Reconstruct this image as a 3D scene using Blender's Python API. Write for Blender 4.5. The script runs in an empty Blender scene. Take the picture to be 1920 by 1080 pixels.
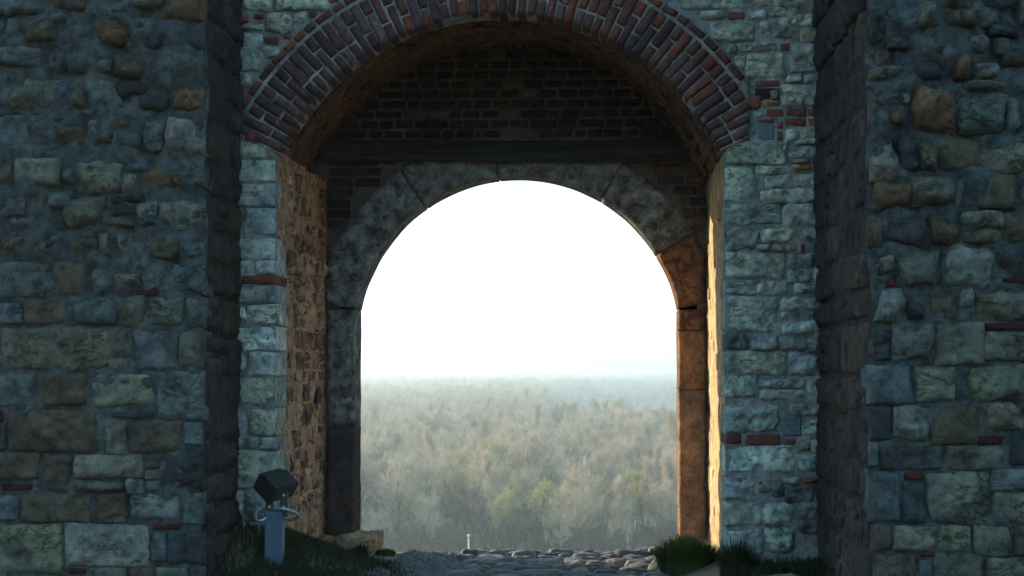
import bpy, math, random
import numpy as np
from mathutils import Vector, Matrix

# ------------------------------------------------------------------ camera, sky, sun, exposure
SC = bpy.context.scene
COL = SC.collection
F = 3180.0                                     # focal length in photo pixels (1920 wide)
PITCH = math.atan((697 - 540) / F)
YAW = math.atan((1135 - 960) / F * math.cos(PITCH))
EYE = Vector((0, 0, 1.84))
cam = bpy.data.cameras.new('camera')
cam.sensor_width = 36.0
cam.lens = F / 1920 * 36.0
cam.clip_start = 0.1
cam.clip_end = 30000
cam.dof.use_dof = True
cam.dof.focus_distance = 15.2
cam.dof.aperture_fstop = 7.0
camo = bpy.data.objects.new('camera', cam)
COL.objects.link(camo)
camo.location = EYE
camo.rotation_euler = (math.pi / 2 + PITCH, 0, YAW)
SC.camera = camo

SUN_AZ = math.radians(61)                      # off the gate's axis, towards the left, beyond the gate
SUN_EL = math.radians(12.0)
world = bpy.data.worlds.new('World')
SC.world = world
world.use_nodes = True
wn = world.node_tree.nodes
sky = wn.new('ShaderNodeTexSky')
sky.sky_type = 'NISHITA'
sky.sun_disc = False
sky.sun_elevation = SUN_EL
sky.sun_rotation = -SUN_AZ
sky.altitude = 100
sky.air_density = 1.0
sky.dust_density = 1.6
sky.ozone_density = 2.5
bg = wn['Background']
bg.inputs['Strength'].default_value = 0.12
veil = wn.new('ShaderNodeMix')                 # an even thin veil of high cloud over the clear sky
veil.data_type = 'RGBA'
veil.blend_type = 'ADD'
veil.inputs[0].default_value = 1.0
veil.inputs[7].default_value = (0.95, 1.82, 2.35, 1)
world.node_tree.links.new(sky.outputs[0], veil.inputs[6])
world.node_tree.links.new(veil.outputs[2], bg.inputs['Color'])
sun = bpy.data.lights.new('sun', 'SUN')
sun.energy = 4.9
sun.angle = math.radians(0.6)
sun.color = (1.0, 0.80, 0.52)
suno = bpy.data.objects.new('sun', sun)
COL.objects.link(suno)
to_sun = Vector((-math.sin(SUN_AZ) * math.cos(SUN_EL), math.cos(SUN_AZ) * math.cos(SUN_EL), math.sin(SUN_EL)))
suno.rotation_euler = to_sun.to_track_quat('Z', 'Y').to_euler()
SC.view_settings.view_transform = 'Standard'
SC.view_settings.look = 'None'
SC.view_settings.gamma = 1.0
SC.view_settings.use_curve_mapping = False
SC.view_settings.exposure = 1.4
SC.render.engine = 'CYCLES'
SC.cycles.use_denoising = True
SC.cycles.denoiser = 'OPENIMAGEDENOISE'
SC.cycles.max_bounces = 8
SC.cycles.diffuse_bounces = 6
SC.cycles.volume_bounces = 1
SC.cycles.sample_clamp_indirect = 8.0
HAZE = 0.00028

# ------------------------------------------------------------------ helpers
rnd = random.Random(7)
fwd = Vector((-math.sin(YAW) * math.cos(PITCH), math.cos(YAW) * math.cos(PITCH), math.sin(PITCH)))
rgt = Vector((math.cos(YAW), math.sin(YAW), 0))
upv = rgt.cross(fwd)

def P(px, py, D):
    """photo pixel -> point on the upright plane y = D"""
    d = fwd + rgt * ((px - 960) / F) + upv * ((540 - py) / F)
    return EYE + d * (D / d.y)

def G(px, py, z):
    """photo pixel -> point on the level plane at height z"""
    d = fwd + rgt * ((px - 960) / F) + upv * ((540 - py) / F)
    return EYE + d * ((z - EYE.z) / d.z)

D1, D2, D3 = 14.3, 16.8, 17.24                 # wall face, back of the recess, back of the gate
DL, DR = 13.0, 11.5                            # faces of the two towers
S1, S2 = D1 / F, D2 / F

def _hash(ix, iy, iz, seed):
    n = (ix * 374761393 + iy * 668265263 + iz * 1274126177 + seed * 974634777).astype(np.int64) & 0xffffffff
    n = ((n ^ (n >> 13)) * 126271) & 0xffffffff
    n = ((n ^ (n >> 16)) * 1103515) & 0xffffffff
    return ((n ^ (n >> 15)) & 0xffff) / 65535.0

def noise(p, seed=0):
    p = np.asarray(p, float)
    i = np.floor(p).astype(np.int64)
    f = p - i
    f = f * f * (3 - 2 * f)
    r = 0
    for a in (0, 1):
        for b in (0, 1):
            for c in (0, 1):
                w = (f[..., 0] if a else 1 - f[..., 0]) * (f[..., 1] if b else 1 - f[..., 1]) * (f[..., 2] if c else 1 - f[..., 2])
                r = r + w * _hash(i[..., 0] + a, i[..., 1] + b, i[..., 2] + c, seed)
    return r * 2 - 1

def fbm(p, seed=0, octv=4, gain=0.5):
    r, a, p = 0, 1.0, np.asarray(p, float)
    for k in range(octv):
        r = r + a * noise(p, seed + k * 17)
        p = p * 2.03
        a *= gain
    return r

def mesh(name, v, f, mats=(), smooth=True, mi=None):
    me = bpy.data.meshes.new(name)
    me.from_pydata([tuple(map(float, q)) for q in v], [], [tuple(map(int, q)) for q in f])
    for m in mats:
        me.materials.append(m)
    if smooth:
        me.polygons.foreach_set('use_smooth', [True] * len(me.polygons))
    if mi is not None:
        me.polygons.foreach_set('material_index', mi)
    me.update()
    return me

def obj(name, me, parent=None, loc=(0, 0, 0), rot=(0, 0, 0), color=None, kind=None, label=None, cat=None, group=None):
    o = bpy.data.objects.new(name, me)
    COL.objects.link(o)
    o.location = loc
    o.rotation_euler = rot
    if parent is not None:
        o.parent = parent
    if color is not None:
        o.color = (*color, 1)
    for k, val in (('kind', kind), ('label', label), ('category', cat), ('group', group)):
        if val:
            o[k] = val
    return o

def smooth(a, b, x):
    t = np.clip((x - a) / (b - a), 0, 1)
    return t * t * (3 - 2 * t)

class MB:
    """collects shapes into one mesh"""
    def __init__(self):
        self.v, self.f, self.m = [], [], []
    def add(self, v, f, mi=0):
        n = len(self.v)
        self.v += [tuple(q) for q in v]
        self.f += [tuple(i + n for i in q) for q in f]
        self.m += [mi] * len(f)
    def box(self, x0, x1, y0, y1, z0, z1, mi=0):
        self.add([(x0, y0, z0), (x1, y0, z0), (x1, y1, z0), (x0, y1, z0), (x0, y0, z1), (x1, y0, z1), (x1, y1, z1), (x0, y1, z1)],
                 [(0, 3, 2, 1), (4, 5, 6, 7), (0, 1, 5, 4), (1, 2, 6, 5), (2, 3, 7, 6), (3, 0, 4, 7)], mi)
    def tube(self, pts, rad, n=6, mi=0, cap=True, closed=False):
        pts = [Vector(p) for p in pts]
        rings = []
        for k, p in enumerate(pts):
            if closed:
                t = pts[(k + 1) % len(pts)] - pts[k - 1]
            else:
                t = pts[min(k + 1, len(pts) - 1)] - pts[max(k - 1, 0)]
            t.normalize()
            a = t.cross(Vector((0.31, 0.2, 0.93)) if abs(t.z) < 0.9 else Vector((1, 0.1, 0))).normalized()
            b = t.cross(a)
            r = rad[k] if hasattr(rad, '__len__') else rad
            rings.append([p + (a * math.cos(2 * math.pi * j / n) + b * math.sin(2 * math.pi * j / n)) * r for j in range(n)])
        v = [q for rg in rings for q in rg]
        f = []
        L = len(rings)
        for k in range(L if closed else L - 1):
            k2 = (k + 1) % L
            for j in range(n):
                f.append((k * n + j, k * n + (j + 1) % n, k2 * n + (j + 1) % n, k2 * n + j))
        if cap and not closed:
            f.append(tuple(range(n - 1, -1, -1)))
            f.append(tuple((L - 1) * n + j for j in range(n)))
        self.add(v, f, mi)
    def obj(self, name, mats, parent=None, smooth=False, **kw):
        return obj(name, mesh(name, self.v, self.f, mats, smooth, self.m), parent, **kw)

def bevel(o, w=0.01, seg=2):
    m = o.modifiers.new('bevel', 'BEVEL')
    m.width = w
    m.segments = seg
    m.limit_method = 'ANGLE'
    return o

def grid_faces(nx, ny, off=0, flip=False):
    f = []
    for j in range(ny - 1):
        for i in range(nx - 1):
            a = off + j * nx + i
            q = (a, a + 1, a + nx + 1, a + nx)
            f.append(q[::-1] if flip else q)
    return f

def extrude_grid(G3, back):
    """front grid (ny, nx, 3) seen from -Y, closed with walls running back to the points 'back' gives"""
    ny, nx, _ = G3.shape
    v = G3.reshape(-1, 3).tolist()
    f = grid_faces(nx, ny)
    loop = [i for i in range(nx)] + [j * nx + nx - 1 for j in range(1, ny)] + [(ny - 1) * nx + i for i in range(nx - 2, -1, -1)] + [j * nx for j in range(ny - 2, 0, -1)]
    n0 = len(v)
    for i in loop:
        v.append(back(np.array(v[i])))
    L = len(loop)
    for k in range(L):
        a, b = loop[k], loop[(k + 1) % L]
        f.append((b, a, n0 + k, n0 + (k + 1) % L))
    f.append(tuple(n0 + k for k in range(L)))
    return v, f

# ------------------------------------------------------------------ materials
MATS = {}
def nt(name):
    m = bpy.data.materials.new(name)
    m.use_nodes = True
    MATS[name] = m
    return m, m.node_tree.nodes, m.node_tree.links, m.node_tree.nodes['Principled BSDF']

def N(nodes, kind, **kw):
    n = nodes.new('ShaderNode' + kind)
    for k, v in kw.items():
        if k in n.inputs:
            n.inputs[k].default_value = v
        else:
            setattr(n, k, v)
    return n

def ramp(nodes, stops):
    r = nodes.new('ShaderNodeValToRGB')
    el = r.color_ramp.elements
    while len(el) < len(stops):
        el.new(0.5)
    for e, (p, c) in zip(el, stops):
        e.position = p
        e.color = (*c, 1) if len(c) == 3 else c
    return r

def mix(nodes, links, fac, a, b, mode='MIX'):
    m = nodes.new('ShaderNodeMix')
    m.data_type = 'RGBA'
    m.blend_type = mode
    for sock, val in ((m.inputs[0], fac), (m.inputs[6], a), (m.inputs[7], b)):
        if hasattr(val, 'is_linked'):
            links.new(val, sock)
        elif hasattr(val, '__len__'):
            sock.default_value = (*val, 1)
        else:
            sock.default_value = val
    return m.outputs[2]

def stone_mat(name, scale=6.0, bump=0.35, patch=None, patch_lo=0.56, patch_hi=0.66, patch_scale=7.0, pits=0.6, base=None, rough=0.92, vary=0.45, patch_detail=8, streak=None, crack=0.0):
    """weathered masonry: the object's own colour, mottled, pitted, with flaking patches of another colour"""
    m, nd, ln, bs = nt(name)
    tc = N(nd, 'TexCoord')
    oi = N(nd, 'ObjectInfo')
    off = N(nd, 'VectorMath', operation='SCALE')
    off.inputs[0].default_value = (37.0, 91.0, 53.0)
    ln.new(oi.outputs['Random'], off.inputs[3])
    add = N(nd, 'VectorMath', operation='ADD')
    ln.new(tc.outputs['Object'], add.inputs[0])
    ln.new(off.outputs[0], add.inputs[1])
    vec = add.outputs[0]
    if streak:
        mp = N(nd, 'Mapping')
        mp.inputs['Scale'].default_value = streak
        ln.new(vec, mp.inputs['Vector'])
        vec = mp.outputs[0]
    n1 = N(nd, 'TexNoise', Scale=scale, Detail=8.0, Roughness=0.62)
    n2 = N(nd, 'TexNoise', Scale=scale * 3.6, Detail=9.0, Roughness=0.74)
    n3 = N(nd, 'TexNoise', Scale=scale * 0.45, Detail=3.0, Roughness=0.5)
    vo = N(nd, 'TexVoronoi', Scale=scale * 5)
    for t in (n1, n2, n3, vo):
        ln.new(vec, t.inputs['Vector'])
    col = oi.outputs['Color'] if base is None else None
    if base is not None:
        rgb = N(nd, 'RGB')
        rgb.outputs[0].default_value = (*base, 1)
        col = rgb.outputs[0]
    lo, hi = 1 - vary, 1 + vary
    r1 = ramp(nd, [(0.3, (lo, lo * 0.98, lo * 0.95)), (0.52, (1, 1, 1)), (0.72, (hi, hi * 0.98, hi * 0.92))])
    ln.new(n1.outputs[0], r1.inputs[0])
    c = mix(nd, ln, 1.0, col, r1.outputs[0], 'MULTIPLY')
    r3 = ramp(nd, [(0.35, (0.72, 0.76, 0.8)), (0.62, (1.12, 1.06, 0.98))])
    ln.new(n3.outputs[0], r3.inputs[0])
    c = mix(nd, ln, 0.8, c, r3.outputs[0], 'MULTIPLY')
    r2 = ramp(nd, [(0.33, (0, 0, 0)), (0.50, (1, 1, 1))])
    ln.new(n2.outputs[0], r2.inputs[0])
    pm = N(nd, 'Math', operation='MULTIPLY_ADD')
    ln.new(r2.outputs[0], pm.inputs[0])
    pm.inputs[1].default_value = pits
    pm.inputs[2].default_value = 1 - pits
    c = mix(nd, ln, 1.0, c, pm.outputs[0], 'MULTIPLY')
    if patch:
        np_ = N(nd, 'TexNoise', Scale=patch_scale, Detail=float(patch_detail), Roughness=0.68, Distortion=0.4)
        ln.new(vec, np_.inputs['Vector'])
        rp = ramp(nd, [(patch_lo, (0, 0, 0)), (patch_hi, (1, 1, 1))])
        ln.new(np_.outputs[0], rp.inputs[0])
        pc = mix(nd, ln, 0.7, patch, r1.outputs[0], 'MULTIPLY')
        c = mix(nd, ln, rp.outputs[0], c, pc)
    ck = None
    if crack:                                   # bedding cracks
        mp2 = N(nd, 'Mapping')
        mp2.inputs['Scale'].default_value = (1.0, 1.0, 2.6)
        ln.new(vec, mp2.inputs['Vector'])
        nc = N(nd, 'TexNoise', Scale=3.6, Detail=6.0, Roughness=0.62, Distortion=0.6)
        ln.new(mp2.outputs[0], nc.inputs['Vector'])
        rc_ = ramp(nd, [(0.47, (1, 1, 1)), (0.497, (1 - crack,) * 3), (0.503, (1 - crack,) * 3), (0.53, (1, 1, 1))])
        ln.new(nc.outputs[0], rc_.inputs[0])
        nk = ramp(nd, [(0.5, (0, 0, 0)), (0.62, (1, 1, 1))])
        ln.new(n3.outputs[0], nk.inputs[0])
        ck = mix(nd, ln, nk.outputs[0], (1, 1, 1), rc_.outputs[0])
        c = mix(nd, ln, 1.0, c, ck, 'MULTIPLY')
    ln.new(c, bs.inputs['Base Color'])
    bs.inputs['Roughness'].default_value = rough
    bs.inputs['Specular IOR Level'].default_value = 0.25
    h = N(nd, 'Math', operation='MULTIPLY_ADD')
    ln.new(n2.outputs[0], h.inputs[0])
    h.inputs[1].default_value = 0.35
    ln.new(n1.outputs[0], h.inputs[2])
    h2 = N(nd, 'Math', operation='MULTIPLY_ADD')
    ln.new(r2.outputs[0], h2.inputs[0])
    h2.inputs[1].default_value = 0.12 * pits
    ln.new(h.outputs[0], h2.inputs[2])
    if ck is not None:
        h3 = N(nd, 'Math', operation='MULTIPLY_ADD')
        ln.new(ck, h3.inputs[0])
        h3.inputs[1].default_value = 0.3
        ln.new(h2.outputs[0], h3.inputs[2])
        h2 = h3
    bp = N(nd, 'Bump', Strength=bump, Distance=0.07)
    ln.new(h2.outputs[0], bp.inputs['Height'])
    ln.new(bp.outputs[0], bs.inputs['Normal'])
    return m

def plain(name, col, rough=0.6, metal=0.0, bump=0.0, scale=40, vary=0.25):
    m, nd, ln, bs = nt(name)
    tc = N(nd, 'TexCoord')
    n1 = N(nd, 'TexNoise', Scale=float(scale), Detail=6.0, Roughness=0.6)
    ln.new(tc.outputs['Object'], n1.inputs['Vector'])
    r = ramp(nd, [(0.3, tuple(c * (1 - vary) for c in col)), (0.7, tuple(c * (1 + vary) for c in col))])
    ln.new(n1.outputs[0], r.inputs[0])
    ln.new(r.outputs[0], bs.inputs['Base Color'])
    bs.inputs['Roughness'].default_value = rough
    bs.inputs['Metallic'].default_value = metal
    if bump:
        bp = N(nd, 'Bump', Strength=bump, Distance=0.02)
        ln.new(n1.outputs[0], bp.inputs['Height'])
        ln.new(bp.outputs[0], bs.inputs['Normal'])
    return m

LIME = stone_mat('limestone', 6.0, 0.7, patch=(0.13, 0.12, 0.11), patch_lo=0.57, patch_hi=0.74, patch_scale=8.0, vary=0.6, pits=0.62, crack=0.7)
RUBBLE = stone_mat('rubble_stone', 6.0, 0.6, patch=(0.02, 0.02, 0.019), patch_lo=0.53, patch_hi=0.7, patch_scale=6.0, vary=0.65, pits=0.62, crack=0.8)
BRICKM = stone_mat('old_brick', 9.0, 0.4, patch=(0.36, 0.30, 0.29), patch_lo=0.62, patch_hi=0.78, patch_scale=8.0, pits=0.35)
SOOTB = stone_mat('sooty_brick', 9.0, 0.4, patch=(0.10, 0.085, 0.075), patch_lo=0.60, patch_hi=0.75, patch_scale=10.0, pits=0.3)
MORTAR = stone_mat('lime_mortar', 4.0, 0.7, base=(0.215, 0.235, 0.225), patch=(0.09, 0.088, 0.08), patch_lo=0.56, patch_hi=0.72, patch_scale=5.0)
MORTAR_T = stone_mat('shade_toned_mortar', 5.0, 1.0, base=(0.063, 0.079, 0.080), patch=(0.017, 0.019, 0.020), patch_lo=0.56, patch_hi=0.72, patch_scale=4.0, vary=0.6)  # tower mortar, edge vignetting and shade put into its dark colour
ARCHM = stone_mat('pale_joint_mortar', 8.0, 0.6, base=(0.25, 0.245, 0.215), patch=(0.06, 0.05, 0.046), patch_lo=0.56, patch_hi=0.7, patch_scale=9.0)
SOOTM = stone_mat('sooty_mortar', 6.0, 0.5, base=(0.085, 0.072, 0.058), patch=(0.025, 0.02, 0.018), patch_lo=0.5, patch_hi=0.7, patch_scale=2.5)
REVEALM = stone_mat('ruddy_reveal_plaster', 7.0, 0.8, base=(0.52, 0.34, 0.20), patch=(0.20, 0.095, 0.055), patch_lo=0.47, patch_hi=0.6, patch_scale=7.0)
REVEALP = stone_mat('pale_reveal_plaster', 7.0, 0.5, base=(0.31, 0.235, 0.14), patch=(0.16, 0.11, 0.065), patch_lo=0.58, patch_hi=0.7, patch_scale=6.0)
VAULTM = stone_mat('ruddy_vault_brick', 8.0, 0.8, base=(0.17, 0.095, 0.052), patch=(0.034, 0.022, 0.016), patch_lo=0.42, patch_hi=0.62, patch_scale=2.2)
WASHED = stone_mat('flaking_whitewash', 7.0, 0.45, patch=(0.24, 0.255, 0.24), patch_lo=0.41, patch_hi=0.64, patch_scale=9.0, patch_detail=14)
RUSTY = stone_mat('ruddy_dressed_stone', 6.0, 0.6, patch=(0.07, 0.03, 0.02), patch_lo=0.47, patch_hi=0.60, patch_scale=8.0, vary=0.6, pits=0.7)
SMOOTH = stone_mat('dressed_block', 7.0, 0.5, patch=(0.10, 0.06, 0.04), patch_lo=0.56, patch_hi=0.75, patch_scale=6.0, pits=0.6, vary=0.45)
TIMBER = stone_mat('charred_timber', 6.0, 0.6, base=(0.035, 0.036, 0.04), patch=(0.015, 0.014, 0.014), patch_lo=0.48, patch_hi=0.6, patch_scale=5.0, streak=(0.25, 3.0, 5.0), rough=0.7)
COBBLE = stone_mat('worn_cobble', 12.0, 0.4, pits=0.4, rough=0.7, vary=0.4)
STEEL = plain('painted_steel', (0.035, 0.07, 0.115), 0.55, 0.1, 0.05, 30)
LAMPM = plain('dark_green_casting', (0.009, 0.013, 0.011), 0.55, 0.0, 0.1, 60)
LOOPM = plain('galvanised_tube', (0.28, 0.33, 0.36), 0.4, 0.7, 0.05, 40)
PLATE = plain('blue_grey_plate', (0.07, 0.095, 0.115), 0.55, 0.2, 0.2, 25, 0.4)
POLEM = plain('pale_pole', (0.55, 0.5, 0.42), 0.6)
GLASSM = plain('lamp_glass', (0.05, 0.06, 0.06), 0.1)

TCOL = dict(p=(0.118, 0.105, 0.078), g=(0.085, 0.092, 0.09), t=(0.080, 0.060, 0.040), o=(0.098, 0.064, 0.037), d=(0.042, 0.041, 0.043), b=(0.050, 0.012, 0.012), w=(0.142, 0.135, 0.118))  # tower stones, darkened in colour to stand for edge vignetting and shade
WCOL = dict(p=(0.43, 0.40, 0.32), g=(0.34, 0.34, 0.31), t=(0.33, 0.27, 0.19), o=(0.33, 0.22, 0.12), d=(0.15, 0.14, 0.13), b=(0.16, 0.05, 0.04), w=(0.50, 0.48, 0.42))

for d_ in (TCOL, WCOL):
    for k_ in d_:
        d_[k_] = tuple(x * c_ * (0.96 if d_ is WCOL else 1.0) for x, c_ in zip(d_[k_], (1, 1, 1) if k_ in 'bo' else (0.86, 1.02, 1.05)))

def jit(c, a=0.14, r=rnd):
    k = 1 + r.uniform(-a, a)
    return tuple(max(0.005, x * k * (1 + r.uniform(-0.05, 0.05))) for x in c)

# ------------------------------------------------------------------ stones
def stone_mesh(w, h, prot, depth, seed, style='a', cell=0.035, mat=None, name='stone', quoin=0):
    """one block, face towards -Y, centred on its face; 'a' dressed, 'r' rugged, 'e' half buried in mortar, 'k' brick, 's' smooth"""
    k, n, rough, wob, skew, fine = dict(a=(0.08, 12, 0.30, 0.04, 0.04, 0.012), r=(0.22, 6, 0.9, 0.10, 0.11, 0.019), e=(0.3, 5, 0.9, 0.13, 0.10, 0.018), k=(0.10, 10, 0.16, 0.05, 0.04, 0.003), s=(0.06, 14, 0.05, 0.015, 0.01, 0.002))[style]
    rr = random.Random(seed)
    nx = max(5, min(34, int(w / cell) + 3))
    ny = max(5, min(26, int(h / cell) + 3))
    def axis(m):
        t = np.linspace(-1, 1, m - 2)
        return np.concatenate([[-1], [-1 + 0.3 * (t[1] - t[0])], t[1:-1], [1 - 0.3 * (t[1] - t[0])], [1]])
    u, v = np.meshgrid(axis(nx), axis(ny))
    x = u * np.sqrt(np.clip(1 - k * v * v / 2, 0, 1)) * w / 2
    z = v * np.sqrt(np.clip(1 - k * u * u / 2, 0, 1)) * h / 2
    if quoin:                                   # the corner side stays on the corner line
        x = np.where(u * quoin > 0, u * w / 2, x)
    mn = min(w, h)
    # uneven corners
    cj = [[(rr.uniform(-1, 1) * skew * mn * 1.3, rr.uniform(-1, 1) * skew * mn) for _ in (0, 1)] for _ in (0, 1)]
    U, V = (u + 1) / 2, (v + 1) / 2
    sx = (1 - U) * (1 - V) * cj[0][0][0] + U * (1 - V) * cj[0][1][0] + (1 - U) * V * cj[1][0][0] + U * V * cj[1][1][0]
    sz = (1 - U) * (1 - V) * cj[0][0][1] + U * (1 - V) * cj[0][1][1] + (1 - U) * V * cj[1][0][1] + U * V * cj[1][1][1]
    q = np.stack([x, z, np.zeros_like(x)], -1)
    sc = 2.2 / max(mn, 0.08)
    dx = fbm(q * sc * 0.9 + 3.1, seed, 3) * wob * mn * np.abs(u) ** 2 + sx
    if quoin:
        dx = np.where(u * quoin > 0, dx * 0.15 * (1 - np.abs(u)), dx)
    x2 = x + dx
    z2 = z + fbm(q * sc * 0.9 + 9.7, seed + 5, 3) * wob * mn * np.abs(v) ** 2 + sz
    e = (1 - np.abs(u) ** n) * (1 - np.abs(v) ** n)
    big = fbm(q * sc * 0.55 + seed * 1.37, seed + 11, 4, 0.55)
    hgt = prot * e * (0.7 + 0.4 * np.clip(1 + rough * big, 0.1, 2.2))
    if style in 'are':                          # hewn facets
        tops = []
        for _ in range(4 if style != 'a' else 3):
            t = (0.9 if style != 'a' else 0.35) * prot
            tops.append(prot * rr.uniform(0.9, 1.35) + (u - rr.uniform(-.5, .5)) * rr.uniform(-1, 1) * t + (v - rr.uniform(-.5, .5)) * rr.uniform(-1, 1) * t)
        fac = np.min(np.stack(tops), 0)
        hgt = e * np.clip(fac, prot * 0.1, None) * (0.85 + 0.3 * np.clip(rough * big, -1, 1.5))
    rid = 1 - np.abs(fbm(q * np.array([7.0, 15.0, 1.0]) + seed, seed + 23, 4, 0.55)) * 1.8
    hgt = hgt + e * fine * (1.1 * rid + fbm(q * 26.0 + seed, seed + 31, 3, 0.6))
    y = -hgt + 0.012 * (1 - e) ** 3
    G3 = np.stack([x2, y, z2], -1)
    vv, ff = extrude_grid(G3, lambda p: [p[0] * 0.97 if not quoin else p[0], depth, p[2] * 0.97])
    return mesh(name, vv, ff, [mat or LIME])

def put_stone(parent, px, D, col, style, mat, prot, depth=0.12, cell=0.03, name='stone', quoin=0, jitter=0.14):
    x0, y0, x1, y1 = px
    gx = 0.0 if name == 'brick' else 1.2
    a, b = P(x0 - (gx if quoin >= 0 else 0), y1 + gx, D), P(x1 + (gx if quoin <= 0 else 0), y0 - gx, D)
    w, h = b.x - a.x, b.z - a.z
    seed = rnd.randrange(1 << 20)
    me = stone_mesh(w, h, prot, depth, seed, style, cell, mat, name, quoin)
    c = (a + b) / 2
    return obj(name, me, parent, (c.x, D, c.z), color=jit(col, jitter))

def crop(ox, oy, s, items):
    for x0, y0, x1, y1, c, st in items:
        yield (ox + x0 / s, oy + y0 / s, ox + x1 / s, oy + y1 / s, c, st)

def courses(a0, a1, b0, b1, hlo, hhi, wlo, whi, r, gap=0.02):
    """rectangles filling a face, in rough courses"""
    z = b0
    while z < b1 - hlo * 0.5:
        h = min(r.uniform(hlo, hhi), b1 - z)
        x = a0 - r.uniform(0, wlo)
        while x < a1:
            w = r.uniform(wlo, whi) * (1.0 if r.random() > 0.2 else 0.5)
            xa, xb = max(x, a0), min(x + w, a1)
            if xb - xa > wlo * 0.35:
                if r.random() < 0.18 and h > hlo * 1.4:
                    k = r.uniform(0.4, 0.6)
                    yield xa + gap / 2, xb - gap / 2, z + gap / 2, z + h * k - gap / 2
                    yield xa + gap / 2, xb - gap / 2, z + h * k + gap / 2, z + h - gap / 2
                else:
                    yield xa + gap / 2, xb - gap / 2, z + gap / 2, z + h - gap / 2
            x += w
        z += h

def wavy_face(x0, x1, z0, z1, step, amp, seed, sc=3.0, keep=None):
    nx, nz = int((x1 - x0) / step) + 2, int((z1 - z0) / step) + 2
    X, Z = np.meshgrid(np.linspace(x0, x1, nx), np.linspace(z0, z1, nz))
    Q = np.stack([X, Z, X * 0], -1)
    Y = fbm(Q * sc, seed, 5, 0.55) * amp
    V = np.stack([X, Y, Z], -1)
    f = grid_faces(nx, nz)
    if keep is not None:
        C = (V[:-1, :-1] + V[1:, 1:]) / 2
        ok = keep(C[..., 0], C[..., 2]).reshape(-1)
        f = [q for q, t in zip(f, ok) if t]
    return V.reshape(-1, 3), f

# ------------------------------------------------------------------ ground
def ground_z(x, y):
    x, y = np.asarray(x, float), np.asarray(y, float)
    z = np.interp(y, [-200, 11, 14, 16.95, 17.6, 19, 25, 40, 100, 250, 400, 460, 20000], [-0.2, -0.1, -0.02, 0.0, -0.05, -0.5, -3, -7.4, -15, -38, -47, -48.2, -48.2])
    near = 1 - smooth(16.9, 20.0, y)
    bank = 0.58 * (1 - smooth(-3.3, -1.4, x)) * smooth(12.5, 14.4, y) * (1 - 0.8 * smooth(14.4, 16.2, y)) + 0.22 * smooth(0.35, 1.25, x) * smooth(12.8, 14.4, y)
    bump = 0.015 * noise(np.stack([x * 1.7, y * 1.7, x * 0], -1), 3) + 0.006 * noise(np.stack([x * 6, y * 6, x * 0], -1), 4)
    far = 0.9 * noise(np.stack([x / 60, y / 60, x * 0], -1), 5) * smooth(380, 600, y)
    return z + near * (bank + bump) + far

def gz(x, y):
    return float(ground_z(np.array([x]), np.array([y]))[0])

def spread(near, fine, lim, g):
    a = list(np.arange(0, near, fine))
    s = fine
    while a[-1] < lim:
        s *= g
        a.append(a[-1] + s)
    return a
xs = spread(5, 0.1, 2600, 1.22)
xs = np.array([-v for v in xs[:0:-1]] + xs)
ys = np.array([-60, -30, -15, -8, -4, 0, 4, 7, 9, 10, 11] + [11 + v for v in spread(10, 0.1, 9200, 1.12)[1:]])
GX, GY = np.meshgrid(xs, ys)
GZ = ground_z(GX, GY)
m, nd, ln, bs = nt('earth_and_turf')
geo = N(nd, 'NewGeometry')
n1 = N(nd, 'TexNoise', Scale=1.6, Detail=9.0, Roughness=0.65)
n2 = N(nd, 'TexNoise', Scale=0.03, Detail=6.0, Roughness=0.6)
n3 = N(nd, 'TexNoise', Scale=22.0, Detail=5.0, Roughness=0.6)
for t in (n1, n2, n3):
    ln.new(geo.outputs['Position'], t.inputs['Vector'])
sep = N(nd, 'SeparateXYZ')
ln.new(geo.outputs['Position'], sep.inputs[0])
r1 = ramp(nd, [(0.35, (0.06, 0.05, 0.04)), (0.65, (0.13, 0.11, 0.085))])
ln.new(n1.outputs[0], r1.inputs[0])
r2 = ramp(nd, [(0.38, (0.16, 0.125, 0.08)), (0.52, (0.12, 0.11, 0.055)), (0.66, (0.10, 0.13, 0.05))])
ln.new(n2.outputs[0], r2.inputs[0])
mr = N(nd, 'MapRange')
mr.inputs[1].default_value = 19
mr.inputs[2].default_value = 40
ln.new(sep.outputs[1], mr.inputs[0])
c = mix(nd, ln, mr.outputs[0], r1.outputs[0], r2.outputs[0])
ln.new(c, bs.inputs['Base Color'])
bs.inputs['Roughness'].default_value = 0.95
bp = N(nd, 'Bump', Strength=0.5, Distance=0.03)
ln.new(n3.outputs[0], bp.inputs['Height'])
ln.new(bp.outputs[0], bs.inputs['Normal'])
EARTH = m
obj('ground', mesh('ground', np.stack([GX, GY, GZ], -1).reshape(-1, 3), grid_faces(len(xs), len(ys)), [EARTH]), kind='structure')

# river arm in the plain
m, nd, ln, bs = nt('river_water')
bs.inputs['Base Color'].default_value = (0.05, 0.07, 0.07, 1)
bs.inputs['Roughness'].default_value = 0.08
tc = N(nd, 'TexCoord')
nn = N(nd, 'TexNoise', Scale=0.4, Detail=3.0)
ln.new(tc.outputs['Object'], nn.inputs['Vector'])
bp = N(nd, 'Bump', Strength=0.06, Distance=0.2)
ln.new(nn.outputs[0], bp.inputs['Height'])
ln.new(bp.outputs[0], bs.inputs['Normal'])
WATER = m
W = [(-95, 2250), (-40, 2110), (60, 2070), (200, 2090), (420, 2150), (800, 2200), (800, 2640), (420, 2600), (200, 2590), (60, 2570), (-40, 2500)]
def in_water(x, y, pad=0):
    inside = False
    for k in range(len(W)):
        (xa, ya), (xb, yb) = W[k], W[k - 1]
        if (ya > y) != (yb > y) and x < (xb - xa) * (y - ya) / (yb - ya) + xa:
            inside = not inside
    return inside
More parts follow.
